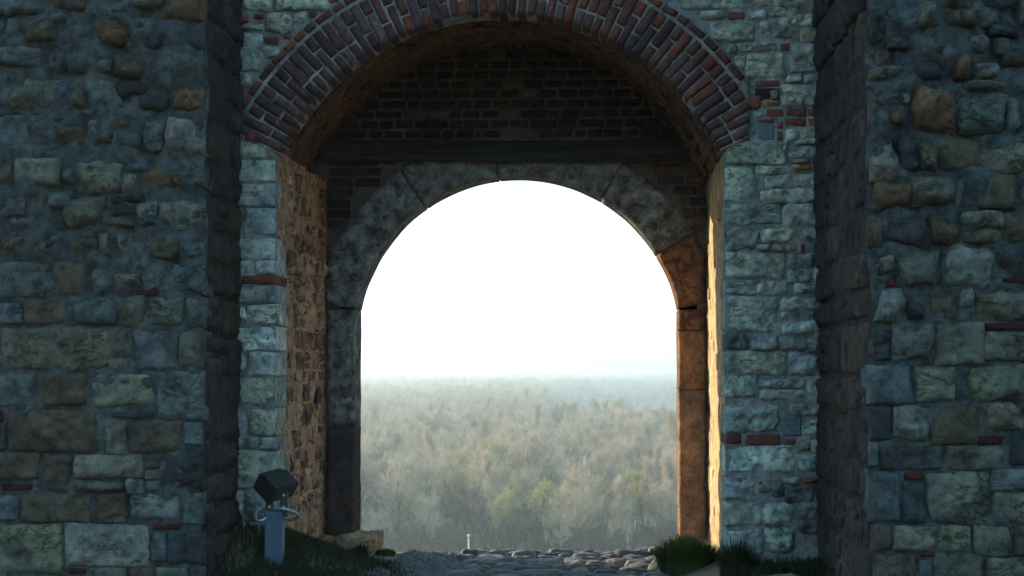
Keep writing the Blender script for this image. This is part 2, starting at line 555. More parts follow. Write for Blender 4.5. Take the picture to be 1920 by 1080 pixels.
obj('river', mesh('river', [(x, y, -46.9) for x, y in W], [tuple(range(len(W)))], [WATER], False), kind='structure')

# far ridge
xs_ = np.linspace(-2500, 2500, 420)
top = -6.0 + 4.5 * fbm(np.stack([xs_ / 330, xs_ * 0, xs_ * 0], -1), 77, 3) + 2.2 * fbm(np.stack([xs_ / 28, xs_ * 0, xs_ * 0], -1), 78, 3)
rows = []
for fy, fh in ((6900, 0.0), (7000, 0.55), (7120, 0.92), (7300, 1.0), (7800, 0.9), (8900, 0.0)):
    rows.append(np.stack([xs_, xs_ * 0 + fy + 40 * noise(np.stack([xs_ / 120, xs_ * 0, xs_ * 0 + fy], -1), 5), -48.6 + (top + 48.6) * fh + 0 * xs_], -1))
obj('hills', mesh('hills', np.concatenate(rows), grid_faces(len(xs_), len(rows)), [plain('far_woodland', (0.09, 0.085, 0.065), 0.95, 0, 0, 0.05)]), kind='structure')

# ------------------------------------------------------------------ the gate wall
def rect_px(x0, y0, x1, y1, D):
    a, b = P(x0, y1, D), P(x1, y0, D)
    return a.x, b.x, a.z, b.z

gate = obj('gate_wall', None, None, (0, 0, 0), label='pale limestone fortress wall with tall brick-arched gateway, standing behind two dark towers', cat='wall')
AC = Vector((-0.9047, D1, 2.815))              # centre of the big brick arch
AR = 2.076
XL, XR = P(518, 500, D1).x, P(1358, 500, D1).x
SPR = math.radians(25.5)
ZSP = AC.z + AR * math.sin(SPR)
WT = 8.5                                       # wall top

def outside_arch(x, z):
    r = np.hypot(x - AC.x, z - AC.z)
    return ~(((z > ZSP) & (r < AR + 0.22)) | ((z <= ZSP) & (x > XL) & (x < XR)))
va, fa = wavy_face(-7.5, XL, -0.1, ZSP + 0.05, 0.03, 0.022, 31, 5.0)
vb, fb = wavy_face(XR, 5.5, -0.1, ZSP + 0.05, 0.03, 0.022, 32, 5.0)
vc, fc = wavy_face(-7.5, 5.5, ZSP + 0.05, WT, 0.035, 0.022, 33, 5.0, keep=outside_arch)
mb = MB()
for v_, f_ in ((va, fa), (vb, fb), (vc, fc)):
    mb.add(v_, f_)
mb.add([(-7.5, 0, WT), (5.5, 0, WT), (5.5, D3 - D1 - 0.01, WT), (-7.5, D3 - D1 - 0.01, WT)], [(0, 1, 2, 3)])
mb.obj('wall_core', [MORTAR], gate, True, loc=(0, D1, 0))

SCALE4 = 4.0
wall_items = []
wall_items += crop(440, 0, 4, [
    (30, -70, 290, 90, 'p', 'r'), (300, -70, 720, 80, 'p', 'a'), (660, -40, 800, 25, 'o', 'r'), (35, 120, 105, 170, 'b', 'r'), (145, 100, 215, 145, 'b', 'r'),
    (555, 85, 625, 140, 'b', 'r'), (220, 275, 340, 340, 'b', 'r'), (365, 255, 430, 300, 'b', 'r'), (215, 90, 435, 240, 'p', 'r'), (445, 95, 540, 195, 'w', 'r'),
    (80, 245, 210, 335, 'w', 'r'), (45, 180, 205, 238, 'g', 'r'), (30, 345, 190, 530, 'g', 'a'), (195, 350, 330, 440, 'p', 'e'), (30, 540, 120, 650, 'p', 'r'),
    (30, 815, 85, 880, 'd', 'r'), (85, 1000, 180, 1062, 'b', 'k')])
wall_right = list(crop(1250, 0, 3.724, [
    (90, -60, 605, 65, 'p', 'a'), (230, 75, 410, 135, 'p', 'r'), (425, 80, 545, 140, 'b', 'k'), (560, 80, 700, 135, 'w', 'r'), (620, -60, 885, 75, 'p', 'r'),
    (890, -60, 1060, 90, 'p', 'r'), (720, 80, 860, 120, 'p', 'r'), (865, 95, 1060, 175, 'p', 'r'), (300, 145, 620, 285, 'p', 'a'), (640, 125, 915, 265, 'p', 'r'), (940, 182, 1060, 300, 't', 'r'),
    (790, 300, 860, 355, 'b', 'k'), (495, 292, 770, 366, 'p', 'r'), (425, 312, 490, 378, 'p', 'r'), (865, 310, 1075, 505, 'p', 'a'), (555, 375, 830, 545, 'p', 'a'),
    (470, 385, 548, 480, 'w', 'e'), (840, 515, 945, 578, 'g', 'r'), (950, 520, 1065, 580, 'g', 'r'), (795, 588, 1080, 742, 'p', 'a'), (615, 560, 790, 612, 'b', 'k'),
    (722, 630, 778, 695, 't', 'r'), (670, 700, 780, 752, 'o', 'r'), (685, 760, 820, 820, 'b', 'k'), (830, 755, 975, 815, 'b', 'k'), (985, 755, 1085, 812, 'b', 'k'),
    (820, 825, 975, 882, 'b', 'k'), (985, 822, 1085, 882, 'b', 'k'), (635, 830, 750, 856, 'b', 'k'), (762, 850, 815, 905, 'b', 'k'), (765, 915, 812, 985, 'b', 'k'),
    (605, 780, 680, 822, 'g', 'r'), (590, 650, 660, 765, 'b', 'k'), (830, 895, 915, 1000, 'p', 'r'), (922, 890, 1068, 985, 'p', 'r'), (780, 1010, 840, 1045, 'p', 'e')]))
wall_right += crop(1340, 260, 4, [
    (72, 25, 545, 195, 'p', 'a'), (550, 60, 785, 150, 'g', 'r'), (520, 0, 790, 50, 'p', 'r'), (590, 190, 722, 235, 'o', 'r'), (735, 165, 800, 245, 'g', 'r'), (570, 152, 722, 184, 't', 'r'),
    (315, 205, 585, 262, 'p', 'r'), (72, 215, 305, 472, 'p', 'a'), (375, 268, 800, 378, 'p', 'r'), (325, 384, 800, 486, 'p', 'r'), (72, 492, 495, 640, 'g', 'a'),
    (510, 498, 800, 660, 'p', 'r'), (72, 650, 325, 835, 'g', 'r'), (340, 675, 605, 788, 'p', 'r'), (655, 680, 800, 752, 'g', 'r'), (310, 792, 412, 842, 'g', 'r'),
    (420, 798, 625, 842, 't', 'r'), (640, 785, 680, 880, 'b', 'k'), (72, 852, 522, 1050, 'p', 'a'), (540, 870, 740, 978, 'g', 'r'), (540, 985, 725, 1080, 'g', 'r'), (745, 910, 810, 1065, 'g', 'r')])
wall_right += crop(1340, 510, 4, [
    (75, 62, 302, 170, 'g', 'a'), (318, 68, 545, 160, 'p', 'r'), (600, 85, 790, 155, 'g', 'r'), (75, 180, 462, 442, 'g', 'a'), (490, 180, 800, 292, 'p', 'r'), (492, 300, 600, 352, 'w', 'r'),
    (505, 360, 730, 455, 'w', 'r'), (735, 300, 810, 455, 'g', 'r'), (75, 468, 250, 582, 'd', 'r'), (275, 468, 482, 578, 'g', 'r'), (490, 488, 692, 580, 'g', 'r'), (700, 500, 810, 592, 'g', 'r'),
    (75, 595, 535, 770, 'p', 'a'), (545, 600, 800, 768, 'g', 'r'), (75, 783, 322, 938, 'p', 'a'), (332, 800, 688, 875, 'g', 'r'), (336, 882, 688, 962, 'p', 'r'), (697, 808, 810, 955, 'p', 'a')])
wall_right += crop(1340, 760, 3.6, [
    (75, 0, 446, 186, 'g', 'r'), (590, 95, 725, 205, 'g', 'r'), (500, 0, 725, 65, 'g', 'r'), (75, 192, 182, 262, 'b', 'k'), (195, 195, 446, 268, 'b', 'k'), (468, 222, 542, 268, 'b', 'k'),
    (570, 242, 645, 302, 't', 'r'), (652, 225, 725, 320, 'g', 'r'), (75, 278, 535, 442, 'w', 'a'), (560, 330, 725, 440, 'g', 'r'), (75, 480, 280, 636, 'g', 'a'), (285, 486, 455, 640, 'd', 'r'),
    (460, 535, 660, 655, 'd', 'r'), (470, 482, 585, 528, 'g', 'r'), (590, 488, 725, 530, 'b', 'r'), (72, 656, 320, 812, 'p', 'a'), (326, 652, 520, 812, 'w', 'r'), (520, 660, 770, 890, 'd', 'r'),
    (75, 842, 332, 1000, 'g', 'a'), (340, 826, 520, 1000, 'g', 'r')])
left_q = list(crop(440, 260, 4, [
    (-20, 30, 300, 140, 'p', 'a'), (-20, 165, 303, 330, 'w', 'a'), (-20, 342, 304, 506, 'g', 'a'), (70, 516, 305, 728, 'g', 'a'), (-20, 745, 306, 906, 'w', 'a'), (-20, 918, 126, 1022, 'w', 'r'), (148, 910, 307, 1016, 'w', 'a'), (-20, 540, 45, 720, 'd', 'r')]))
left_q += crop(440, 510, 4, [
    (45, 25, 308, 96, 'b', 'k'), (-20, 106, 309, 232, 'g', 'a'), (-20, 262, 82, 362, 'w', 'r'), (92, 250, 310, 392, 'w', 'a'), (-20, 416, 311, 590, 'w', 'a'), (-20, 612, 82, 764, 'w', 'r'), (106, 606, 312, 778, 'w', 'a'), (-20, 796, 313, 1006, 'p', 'a')])
left_q += crop(440, 760, 4, [
    (-20, 28, 100, 226, 'g', 'r'), (110, 24, 314, 228, 'p', 'a'), (-20, 236, 180, 326, 'g', 'r'), (186, 240, 316, 326, 'g', 'a'), (-20, 336, 318, 622, 'p', 'a'), (70, 632, 330, 862, 'g', 'r'), (-20, 640, 62, 830, 'g', 'r'), (-20, 872, 318, 1100, 'g', 'r')])

def arch_r(px, py):
    return math.hypot(px - 934, py - 489)
for x0, y0, x1, y1, c_, st in wall_items:
    if c_ == 'b' and st == 'r':
        put_stone(gate, (x0, y0, x1, y1), D1, WCOL['b'], 'k', BRICKM, 0.03, name='brick', cell=0.022)
    else:
        put_stone(gate, (x0, y0, x1, y1), D1, WCOL[c_], st, BRICKM if c_ == 'b' else LIME, 0.035 if st == 'a' else 0.05, name='brick' if c_ == 'b' else 'stone', cell=0.022)
for x0, y0, x1, y1, c_, st in wall_right:
    q = -1 if 1352 < x0 < 1362 and y0 > 262 else 0
    if q:
        x0 = 1358.5
    pr = {'a': 0.022, 'r': 0.045, 'e': 0.02, 'k': 0.018}[st]
    put_stone(gate, (x0, y0, x1, y1), D1, WCOL[c_], st, BRICKM if c_ == 'b' else LIME, pr, depth=(rnd.uniform(0.25, 0.5) if q else 0.1), name='brick' if c_ == 'b' else 'stone', cell=0.022, quoin=q)
for x0, y0, x1, y1, c_, st in left_q:
    q = 1 if x1 > 514 else 0
    if q:
        x1 = 517.5
    put_stone(gate, (x0, y0, x1, y1), D1, WCOL[c_], st, BRICKM if c_ == 'b' else LIME, 0.03 if st == 'a' else 0.04, depth=(rnd.uniform(0.3, 0.62) if q else 0.1), name='brick' if c_ == 'b' else 'stone', cell=0.022, quoin=q)
# the courses that run on above and beside the view
r2_ = random.Random(12)
zt = P(900, -22, D1).z
for xa, xb, za, zb in courses(-4.6, 3.2, zt, zt + 1.0, 0.16, 0.3, 0.25, 0.6, r2_):
    if math.hypot(max(abs((xa + xb) / 2 - AC.x) - (xb - xa) / 2, 0), za - AC.z) > AR + 0.56:
        o = obj('stone', stone_mesh(xb - xa, zb - za, 0.04, 0.1, r2_.randrange(1 << 20), r2_.choice('aar'), 0.04, LIME), gate, ((xa + xb) / 2, D1, (za + zb) / 2), color=jit(WCOL[r2_.choice('ppgw')]))
x_r = P(1545, 500, D1).x
for xa, xb, za, zb in courses(x_r, x_r + 1.0, 0.2, zt, 0.14, 0.3, 0.22, 0.5, r2_):
    obj('stone', stone_mesh(xb - xa, zb - za, 0.035, 0.1, r2_.randrange(1 << 20), r2_.choice('aar'), 0.045, LIME), gate, ((xa + xb) / 2, D1, (za + zb) / 2), color=jit(WCOL[r2_.choice('ppg')]))
x_l = P(440, 500, D1).x
for xa, xb, za, zb in courses(x_l - 0.9, x_l, 0.3, zt, 0.14, 0.3, 0.22, 0.5, r2_):
    obj('stone', stone_mesh(xb - xa, zb - za, 0.035, 0.1, r2_.randrange(1 << 20), r2_.choice('aar'), 0.045, LIME), gate, ((xa + xb) / 2, D1, (za + zb) / 2), color=jit(WCOL[r2_.choice('ppg')]))

# square plates let into the wall, and a dark block painting the broken hole's shade
for (x0, y0, x1, y1) in ((1420, 234, 1452, 264), (1508, 455, 1540, 486), (1468, 782, 1502, 817), (446, 230, 460, 262)):
    a, b, c_, d_ = rect_px(x0, y0, x1, y1, D1)
    mb = MB()
    mb.box(a, b, -0.014, 0.08, c_, d_)
    bevel(mb.obj('plate', [PLATE], gate, False, loc=(0, D1, 0)), 0.012, 3)
a, b, c_, d_ = rect_px(1416, 166, 1461, 189, D1)
mb = MB()
mb.box(a, b, -0.016, 0.0, c_, d_)
HOLE_SHADE = plain('painted_hole_shade', (0.012, 0.01, 0.009), 1.0)  # near-black colour stands in for the shade inside holes
mb.obj('hollow_shade', [HOLE_SHADE], gate, False, loc=(0, D1, 0))

# brick arch: ring of mortar carrying the bricks
arch_part = obj('brick_arch', None, gate)
na, nr = 220, 8
A0, A1 = SPR - math.radians(0.5), math.pi - SPR + math.radians(0.5)
aa = np.linspace(A1, A0, na)
R0, R1_ = AR + 0.006, AR + 113 * S1
def ring_out(a_):
    return AR + (58 + 55 * np.clip((a_ - math.radians(26)) / math.radians(9), 0, 1)) * S1
g3 = np.zeros((nr, na, 3))
for j in range(nr):
    rr_ = R0 + (ring_out(aa) - R0) * j / (nr - 1)
    g3[j, :, 0] = AC.x + rr_ * np.cos(aa)
    g3[j, :, 2] = AC.z + rr_ * np.sin(aa)
g3[..., 1] = -0.022 + 0.010 * fbm(np.stack([g3[..., 0] * 9, g3[..., 2] * 9, g3[..., 0] * 0], -1), 41, 4)
v_, f_ = extrude_grid(g3, lambda p: [p[0], 0.3, p[2]])
arch_part.data = None
bpy.data.objects.remove(arch_part)
arch_part = obj('brick_arch', mesh('brick_arch', v_, f_, [ARCHM]), gate, (0, D1, 0))
BCOL = [tuple(0.78 * x_ for x_ in c_) for c_ in [(0.115, 0.048, 0.042), (0.098, 0.046, 0.046), (0.080, 0.044, 0.048), (0.130, 0.050, 0.040), (0.19, 0.058, 0.036), (0.115, 0.070, 0.070), (0.066, 0.040, 0.044)]]
nb = 58
ra = random.Random(21)
def arch_brick(ang, r0, r1, th, name='brick', prot=0.016, tint=None, depth=0.3):
    r1 = min(r1, float(ring_out(ang)))
    L = r1 - r0
    if L < 0.05:
        return
    me = stone_mesh(th, L, prot, depth, ra.randrange(1 << 20), 'k', 0.03, BRICKM, name)
    rm = (r0 + r1) / 2
    a_ = math.pi / 2 - ang
    col = tint or ra.choice(BCOL[:6] if ra.random() > 0.1 else BCOL)
    # left haunch is duller and purplish
    if math.cos(ang) < -0.45 and not tint:
        col = ra.choice(BCOL[1:3] + BCOL[5:])
    obj(name, me, arch_part, (AC.x + rm * math.cos(ang) + ra.uniform(-.003, .003), -0.037 + ra.uniform(-0.008, 0.004), AC.z + rm * math.sin(ang)), (0, a_ + ra.uniform(-0.025, 0.025), 0), color=jit(col, 0.25, ra))
for i in range(nb):
    ang = SPR + (math.pi - 2 * SPR) * (i + 0.5) / nb
    th = (math.pi - 2 * SPR) / nb * AR
    full, half = 58 * S1, 28 * S1
    g_ = 3.5 * S1
    r_in = AR - 0.006 + ra.uniform(-0.008, 0.012)
    if (i % 2) ^ (ra.random() < 0.12):
        arch_brick(ang, r_in, AR + full, th * ra.uniform(0.82, 0.92))
        arch_brick(ang + ra.uniform(-.002, .002), AR + full + g_, AR + full + g_ + half, th * ra.uniform(0.9, 1.06))
    else:
        arch_brick(ang, r_in, AR + half, th * ra.uniform(0.82, 0.92))
        arch_brick(ang + ra.uniform(-.002, .002), AR + half + g_, AR + half + g_ + full, th * ra.uniform(0.9, 1.06))
ang = math.radians(35.5)
while ang < math.pi - SPR - 0.02:                # flat outer course
    L = ra.choice((34, 40, 26)) * S1
    da = L / (AR + 102 * S1)
    me = stone_mesh(L - 0.016, 13.5 * S1, 0.02, 0.14, ra.randrange(1 << 20), 'k', 0.03, BRICKM, 'brick')
    am = ang + da / 2
    rm = AR + 103 * S1
    obj('brick', me, arch_part, (AC.x + rm * math.cos(am), -0.037, AC.z + rm * math.sin(am)), (0, math.pi / 2 - am + ra.uniform(-.03, .03), 0), color=jit(ra.choice(BCOL[:5]), 0.25, ra))
    ang += da

def flare(an, y):
    t = np.clip((an - math.radians(30)) / math.radians(45), 0, 1)
    return 0.22 * t * np.clip(y / (D2 - D1), 0, 1)
# barrel vault behind the arch face: brick ends, too small in view to pick apart
mb = MB()
rv = random.Random(5)
y = 0.30
while y < D2 - D1 + 0.05:
    L = rv.uniform(0.12, 0.28)
    i = 0
    while i < nb:
        ang = SPR + (math.pi - 2 * SPR) * (i + 0.06 + rv.uniform(0, 0.06)) / nb
        an2 = SPR + (math.pi - 2 * SPR) * (i + 0.94) / nb
        r0 = AR + rv.uniform(-0.02, 0.03) + float(flare(ang, y))
        r1 = r0 + 0.1
        pts = []
        yo = rv.uniform(-0.05, 0.05)
        for yy in (y + 0.012 + yo, y + L - 0.012 + yo):
            for an_, r_ in ((ang, r0), (an2, r0 + rv.uniform(-0.01, 0.01)), (an2, r1), (ang, r1)):
                pts.append((AC.x + r_ * math.cos(an_), D1 + yy, AC.z + r_ * math.sin(an_)))
        mb.add(pts, [(0, 1, 2, 3), (7, 6, 5, 4), (0, 4, 5, 1), (1, 5, 6, 2), (3, 2, 6, 7), (0, 3, 7, 4)])
        i += 1
    y += L
mb.obj('vault_bricks', [VAULTM], gate, False, kind='stuff')
g3 = np.zeros((30, 120, 3))
aa = np.linspace(A1, A0, 120)
for j in range(30):
    yy = D1 + 0.05 + (D2 - D1 + 0.05) * j / 29
    q = np.stack([np.cos(aa) * 6, np.sin(aa) * 6, aa * 0 + yy * 3], -1)
    rr_ = AR + 0.022 + 0.035 * fbm(q, 61, 4) + flare(aa, yy - D1)
    g3[j] = np.stack([AC.x + rr_ * np.cos(aa), aa * 0 + yy, AC.z + rr_ * np.sin(aa)], -1)
obj('vault_soffit', mesh('vault_soffit', g3.reshape(-1, 3), grid_faces(120, 30), [VAULTM]), gate)

# reveals
def reveal(x, side, matw, seed, cols, mat, prot=0.012, styles='aaer', skip=0.2, amp_out=0.9):
    r = random.Random(seed)
    v_, f_ = wavy_face(D1, D2 + 0.1, -0.1, ZSP + 0.03, 0.05, 0.022, seed, 5.0)
    v2 = np.stack([x - side * (0.004 + np.where(v_[:, 1] < 0, v_[:, 1] * amp_out * smooth(D1 + 0.35, D1 + 0.65, v_[:, 0]), v_[:, 1])), v_[:, 0], v_[:, 2]], -1)
    fl = f_ if side < 0 else [q[::-1] for q in f_]
    part = obj('reveal', mesh('reveal', v2, fl, [matw]), gate)
    for ya, yb, za, zb in courses(D1 + 0.52, D2 - 0.02, 0.12, ZSP - 0.02, 0.10, 0.24, 0.14, 0.46, r, 0.012):
        if r.random() < skip:
            continue
        me = stone_mesh(yb - ya, zb - za, prot, 0.08, r.randrange(1 << 20), r.choice(styles), 0.035, mat)
        obj('stone', me, part, (x - side * 0.002, (ya + yb) / 2, (za + zb) / 2), (0, 0, math.pi / 2 * side), color=jit(r.choice(cols), 0.22, r))
    return part
RC = [(0.36, 0.225, 0.145), (0.29, 0.16, 0.10), (0.45, 0.32, 0.22), (0.23, 0.12, 0.078), (0.40, 0.285, 0.21)]
PC = [(0.30, 0.23, 0.15), (0.26, 0.2, 0.13), (0.33, 0.25, 0.16), (0.22, 0.17, 0.12)]
rev_l = reveal(XL, 1, REVEALM, 71, RC, RUSTY)
rev_r = reveal(XR, -1, REVEALP, 72, PC, SMOOTH, 0.004, 's', 0.92, 0.15)
mb = MB()                                       # dark block painting the shade of a beam hole, left reveal
hy = D1 + 0.851 * 0 + 2.0
hz0, hz1 = P(596, 757, D1 + 1.95).z, P(596, 727, D1 + 1.95).z
mb.box(XL - 0.02, XL + 0.034, D1 + 1.9, D1 + 2.12, hz0, hz1)
mb.obj('beam_hole_shade', [HOLE_SHADE], rev_l, False)

# back of the recess: tympanum bricks, timber lintel, spandrels
OC = P(972, 638, D3)
OR = 301 * D3 / F
ZS = P(972, 583, D3).z
OXL, OXR = P(677, 640, D3).x, P(1268, 640, D3).x
def outside_opening(x, z):
    r = np.hypot(x - OC.x, z - OC.z)
    return ~(((z > ZS) & (r < OR + 0.16)) | ((z <= ZS) & (x > OXL - 0.14) & (x < OXR + 0.14)))
bx0, bx1 = P(585, 500, D2).x, P(1350, 500, D2).x
ztop = AC.z + AR + 0.3
v_, f_ = wavy_face(bx0, bx1, -0.05, ztop, 0.05, 0.012, 51, 4.0, keep=outside_opening)
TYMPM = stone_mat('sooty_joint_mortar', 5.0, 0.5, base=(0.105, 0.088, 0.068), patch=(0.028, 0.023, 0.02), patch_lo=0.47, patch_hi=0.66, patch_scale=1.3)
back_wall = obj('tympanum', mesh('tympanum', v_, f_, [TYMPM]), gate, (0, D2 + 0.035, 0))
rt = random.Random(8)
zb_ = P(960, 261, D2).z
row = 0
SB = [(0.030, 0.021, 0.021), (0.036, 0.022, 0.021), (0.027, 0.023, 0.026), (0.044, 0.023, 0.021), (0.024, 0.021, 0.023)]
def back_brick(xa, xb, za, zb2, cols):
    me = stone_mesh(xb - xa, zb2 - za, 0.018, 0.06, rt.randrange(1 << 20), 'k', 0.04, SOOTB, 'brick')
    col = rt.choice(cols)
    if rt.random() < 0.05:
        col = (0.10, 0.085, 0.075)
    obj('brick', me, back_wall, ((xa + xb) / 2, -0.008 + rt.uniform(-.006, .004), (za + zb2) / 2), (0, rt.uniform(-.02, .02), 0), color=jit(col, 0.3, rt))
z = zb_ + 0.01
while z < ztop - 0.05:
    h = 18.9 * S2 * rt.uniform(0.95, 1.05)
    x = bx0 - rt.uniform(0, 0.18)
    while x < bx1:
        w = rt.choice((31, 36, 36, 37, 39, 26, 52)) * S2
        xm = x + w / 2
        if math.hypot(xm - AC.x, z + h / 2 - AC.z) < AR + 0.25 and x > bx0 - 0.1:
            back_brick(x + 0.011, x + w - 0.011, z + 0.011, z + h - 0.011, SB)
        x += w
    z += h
# bricks and rubble under the lintel, either side of the stone ring
for side in (-1, 1):
    z = P(640, 430, D2).z
    while z < P(640, 302, D2).z - 0.05:
        h = 20 * S2
        x = P(612, 400, D2).x if side < 0 else P(1180, 400, D2).x
        xe = P(760, 400, D2).x if side < 0 else P(1330, 400, D2).x
        while x < xe:
            w = rt.choice((52, 46, 30)) * S2
            if math.hypot(x + w / 2 - OC.x, z + h / 2 - OC.z) > OR + 76 * S2 + 0.10:
                back_brick(x + 0.008, min(x + w, xe) - 0.008, z + 0.008, z + h - 0.008, SB if side < 0 else [(0.09, 0.05, 0.035), (0.12, 0.075, 0.05), (0.06, 0.045, 0.04)])
            x += w
        z += h
# lintel beam
a, b, c_, d_ = rect_px(601, 297, 1322, 264, D2 - 0.16)
nx, nz = 120, 10
X, Z = np.meshgrid(np.linspace(a, b, nx), np.linspace(0, 1, nz))
sag = 0.03 * np.sin((X - a) / (b - a) * math.pi * 1.0 - 0.6) + 0.010 * noise(np.stack([X * 1.6, X * 0, X * 0], -1), 9)
Zw = c_ - sag * 0.6 + Z * (d_ - c_) * (0.95 + 0.08 * noise(np.stack([X * 1.1, X * 0 + 4, X * 0], -1), 12))
Yw = -0.03 * (1 - (2 * Z - 1) ** 6) + 0.014 * fbm(np.stack([X * 1.4, Z * 7, X * 0], -1), 14, 4)
v_, f_ = extrude_grid(np.stack([X, Yw, Zw], -1), lambda p: [p[0], 0.2, p[2]])
obj('timber_lintel', mesh('timber_lintel', v_, f_, [TIMBER]), gate, (0, D2 - 0.16, 0))

# dressed stone surround of the opening
sur = obj('doorway_surround', None, gate)
bpy.data.objects.remove(sur)
mb = MB()                                       # the thickness of the wall behind the surround
zt_box = P(960, 318, D2).z
mb.box(-7.4, OXL - 0.1, D2 + 0.07, D3 - 0.012, -0.3, WT - 0.01)
mb.box(OXR + 0.1, 5.4, D2 + 0.07, D3 - 0.012, -0.3, WT - 0.01)
mb.box(OXL - 0.1, OXR + 0.1, D2 + 0.07, D3 - 0.012, zt_box + 0.03, WT - 0.01)
sur = mb.obj('doorway_surround', [MORTAR], gate, False)
g3 = np.zeros((2, 60, 3))
for i_, an in enumerate(np.linspace(math.pi, 0, 60)):
    for j_ in (0, 1):
        g3[j_, i_] = (OC.x + (OR + 0.012 + 0.26 * j_) * math.cos(an), D2 + 0.035, OC.z + (OR + 0.012 + 0.26 * j_) * math.sin(an))
v_, f_ = extrude_grid(g3, lambda p: [p[0], D3 - 0.006, p[2]])
obj('joint_bed', mesh('joint_bed', v_, f_, [SOOTM], False), sur)
for xa, xb in ((OXL - 0.24, OXL - 0.012), (OXR + 0.012, OXR + 0.24)):
    mb = MB()
    mb.box(xa, xb, D2 + 0.035, D3 - 0.006, 0.05, ZS + 0.05)
    mb.obj('joint_bed', [SOOTM], sur)
SXL, SXR, SZT = P(612, 500, D2).x, P(1323, 500, D2).x, P(960, 299, D2).z
def block(G3, col, mat, seed, amp=0.012, sc=7.0, name='stone', off=0.0):
    q = np.stack([G3[..., 0] * sc, G3[..., 2] * sc, G3[..., 0] * 0], -1)
    ny, nx, _ = G3.shape
    u = np.abs(np.linspace(-1, 1, nx))[None, :] ** 14
    v = np.abs(np.linspace(-1, 1, ny))[:, None] ** 14
    edge = np.maximum(u, v)
    G3[..., 1] = D2 - off - amp * fbm(q, seed, 5, 0.55) + 0.018 * edge
    in_q = 0.012 * noise(q * 0.9 + 5, seed + 3)
    G3[..., 0] += in_q * 0.5
    v_, f_ = extrude_grid(G3, lambda p: [p[0], D3 + 0.004, p[2]])
    c = np.array(v_).mean(0)
    return obj(name, mesh(name, np.array(v_) - c, f_, [mat]), sur, tuple(c), color=col)
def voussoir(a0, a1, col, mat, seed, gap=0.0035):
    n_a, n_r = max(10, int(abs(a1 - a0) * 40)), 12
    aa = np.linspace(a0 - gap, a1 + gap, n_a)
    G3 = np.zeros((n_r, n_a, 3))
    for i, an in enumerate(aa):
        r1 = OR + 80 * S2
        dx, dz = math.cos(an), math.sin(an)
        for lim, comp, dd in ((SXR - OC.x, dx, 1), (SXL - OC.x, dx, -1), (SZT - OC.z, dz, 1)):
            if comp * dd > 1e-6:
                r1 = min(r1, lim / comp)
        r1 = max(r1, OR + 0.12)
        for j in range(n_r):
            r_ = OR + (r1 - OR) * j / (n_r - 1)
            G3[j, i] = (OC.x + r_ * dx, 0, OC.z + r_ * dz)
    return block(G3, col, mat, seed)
sa = math.asin((ZS - OC.z) / OR)
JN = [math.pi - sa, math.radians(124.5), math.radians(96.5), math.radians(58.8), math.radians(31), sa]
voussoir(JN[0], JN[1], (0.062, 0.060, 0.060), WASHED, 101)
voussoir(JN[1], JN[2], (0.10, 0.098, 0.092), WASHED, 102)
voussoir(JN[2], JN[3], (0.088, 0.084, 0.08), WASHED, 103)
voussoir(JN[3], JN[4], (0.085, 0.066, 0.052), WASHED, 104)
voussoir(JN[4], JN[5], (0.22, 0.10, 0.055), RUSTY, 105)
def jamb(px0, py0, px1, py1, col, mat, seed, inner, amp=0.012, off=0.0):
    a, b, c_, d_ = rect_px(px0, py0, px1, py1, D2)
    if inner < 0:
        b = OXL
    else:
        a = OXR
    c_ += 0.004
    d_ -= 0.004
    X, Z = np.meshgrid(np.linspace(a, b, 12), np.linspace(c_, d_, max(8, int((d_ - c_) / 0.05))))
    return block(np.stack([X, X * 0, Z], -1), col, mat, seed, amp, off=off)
ys_px = 697 - (697 - 583) * D3 / D2
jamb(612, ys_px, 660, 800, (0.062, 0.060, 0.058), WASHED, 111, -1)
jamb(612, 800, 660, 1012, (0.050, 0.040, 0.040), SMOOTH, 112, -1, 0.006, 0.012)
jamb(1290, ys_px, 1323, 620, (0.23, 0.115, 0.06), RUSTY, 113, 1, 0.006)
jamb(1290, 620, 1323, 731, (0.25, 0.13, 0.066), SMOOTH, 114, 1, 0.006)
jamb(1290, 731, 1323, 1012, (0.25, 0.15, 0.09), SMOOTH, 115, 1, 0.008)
# rounded plinth under the left jamb
for (x0, y0, x1, y1, dd, dep) in ((556, 1004, 640, 1050, D2 - 0.16, 0.3), (634, 1008, 702, 1052, D2 - 0.26, 0.7), (1268, 1012, 1340, 1050, D2 - 0.05, 0.5)):
    put_stone(sur, (x0, y0, x1, y1), dd, (0.36, 0.24, 0.16), 'r', LIME, 0.12, depth=dep, cell=0.03)

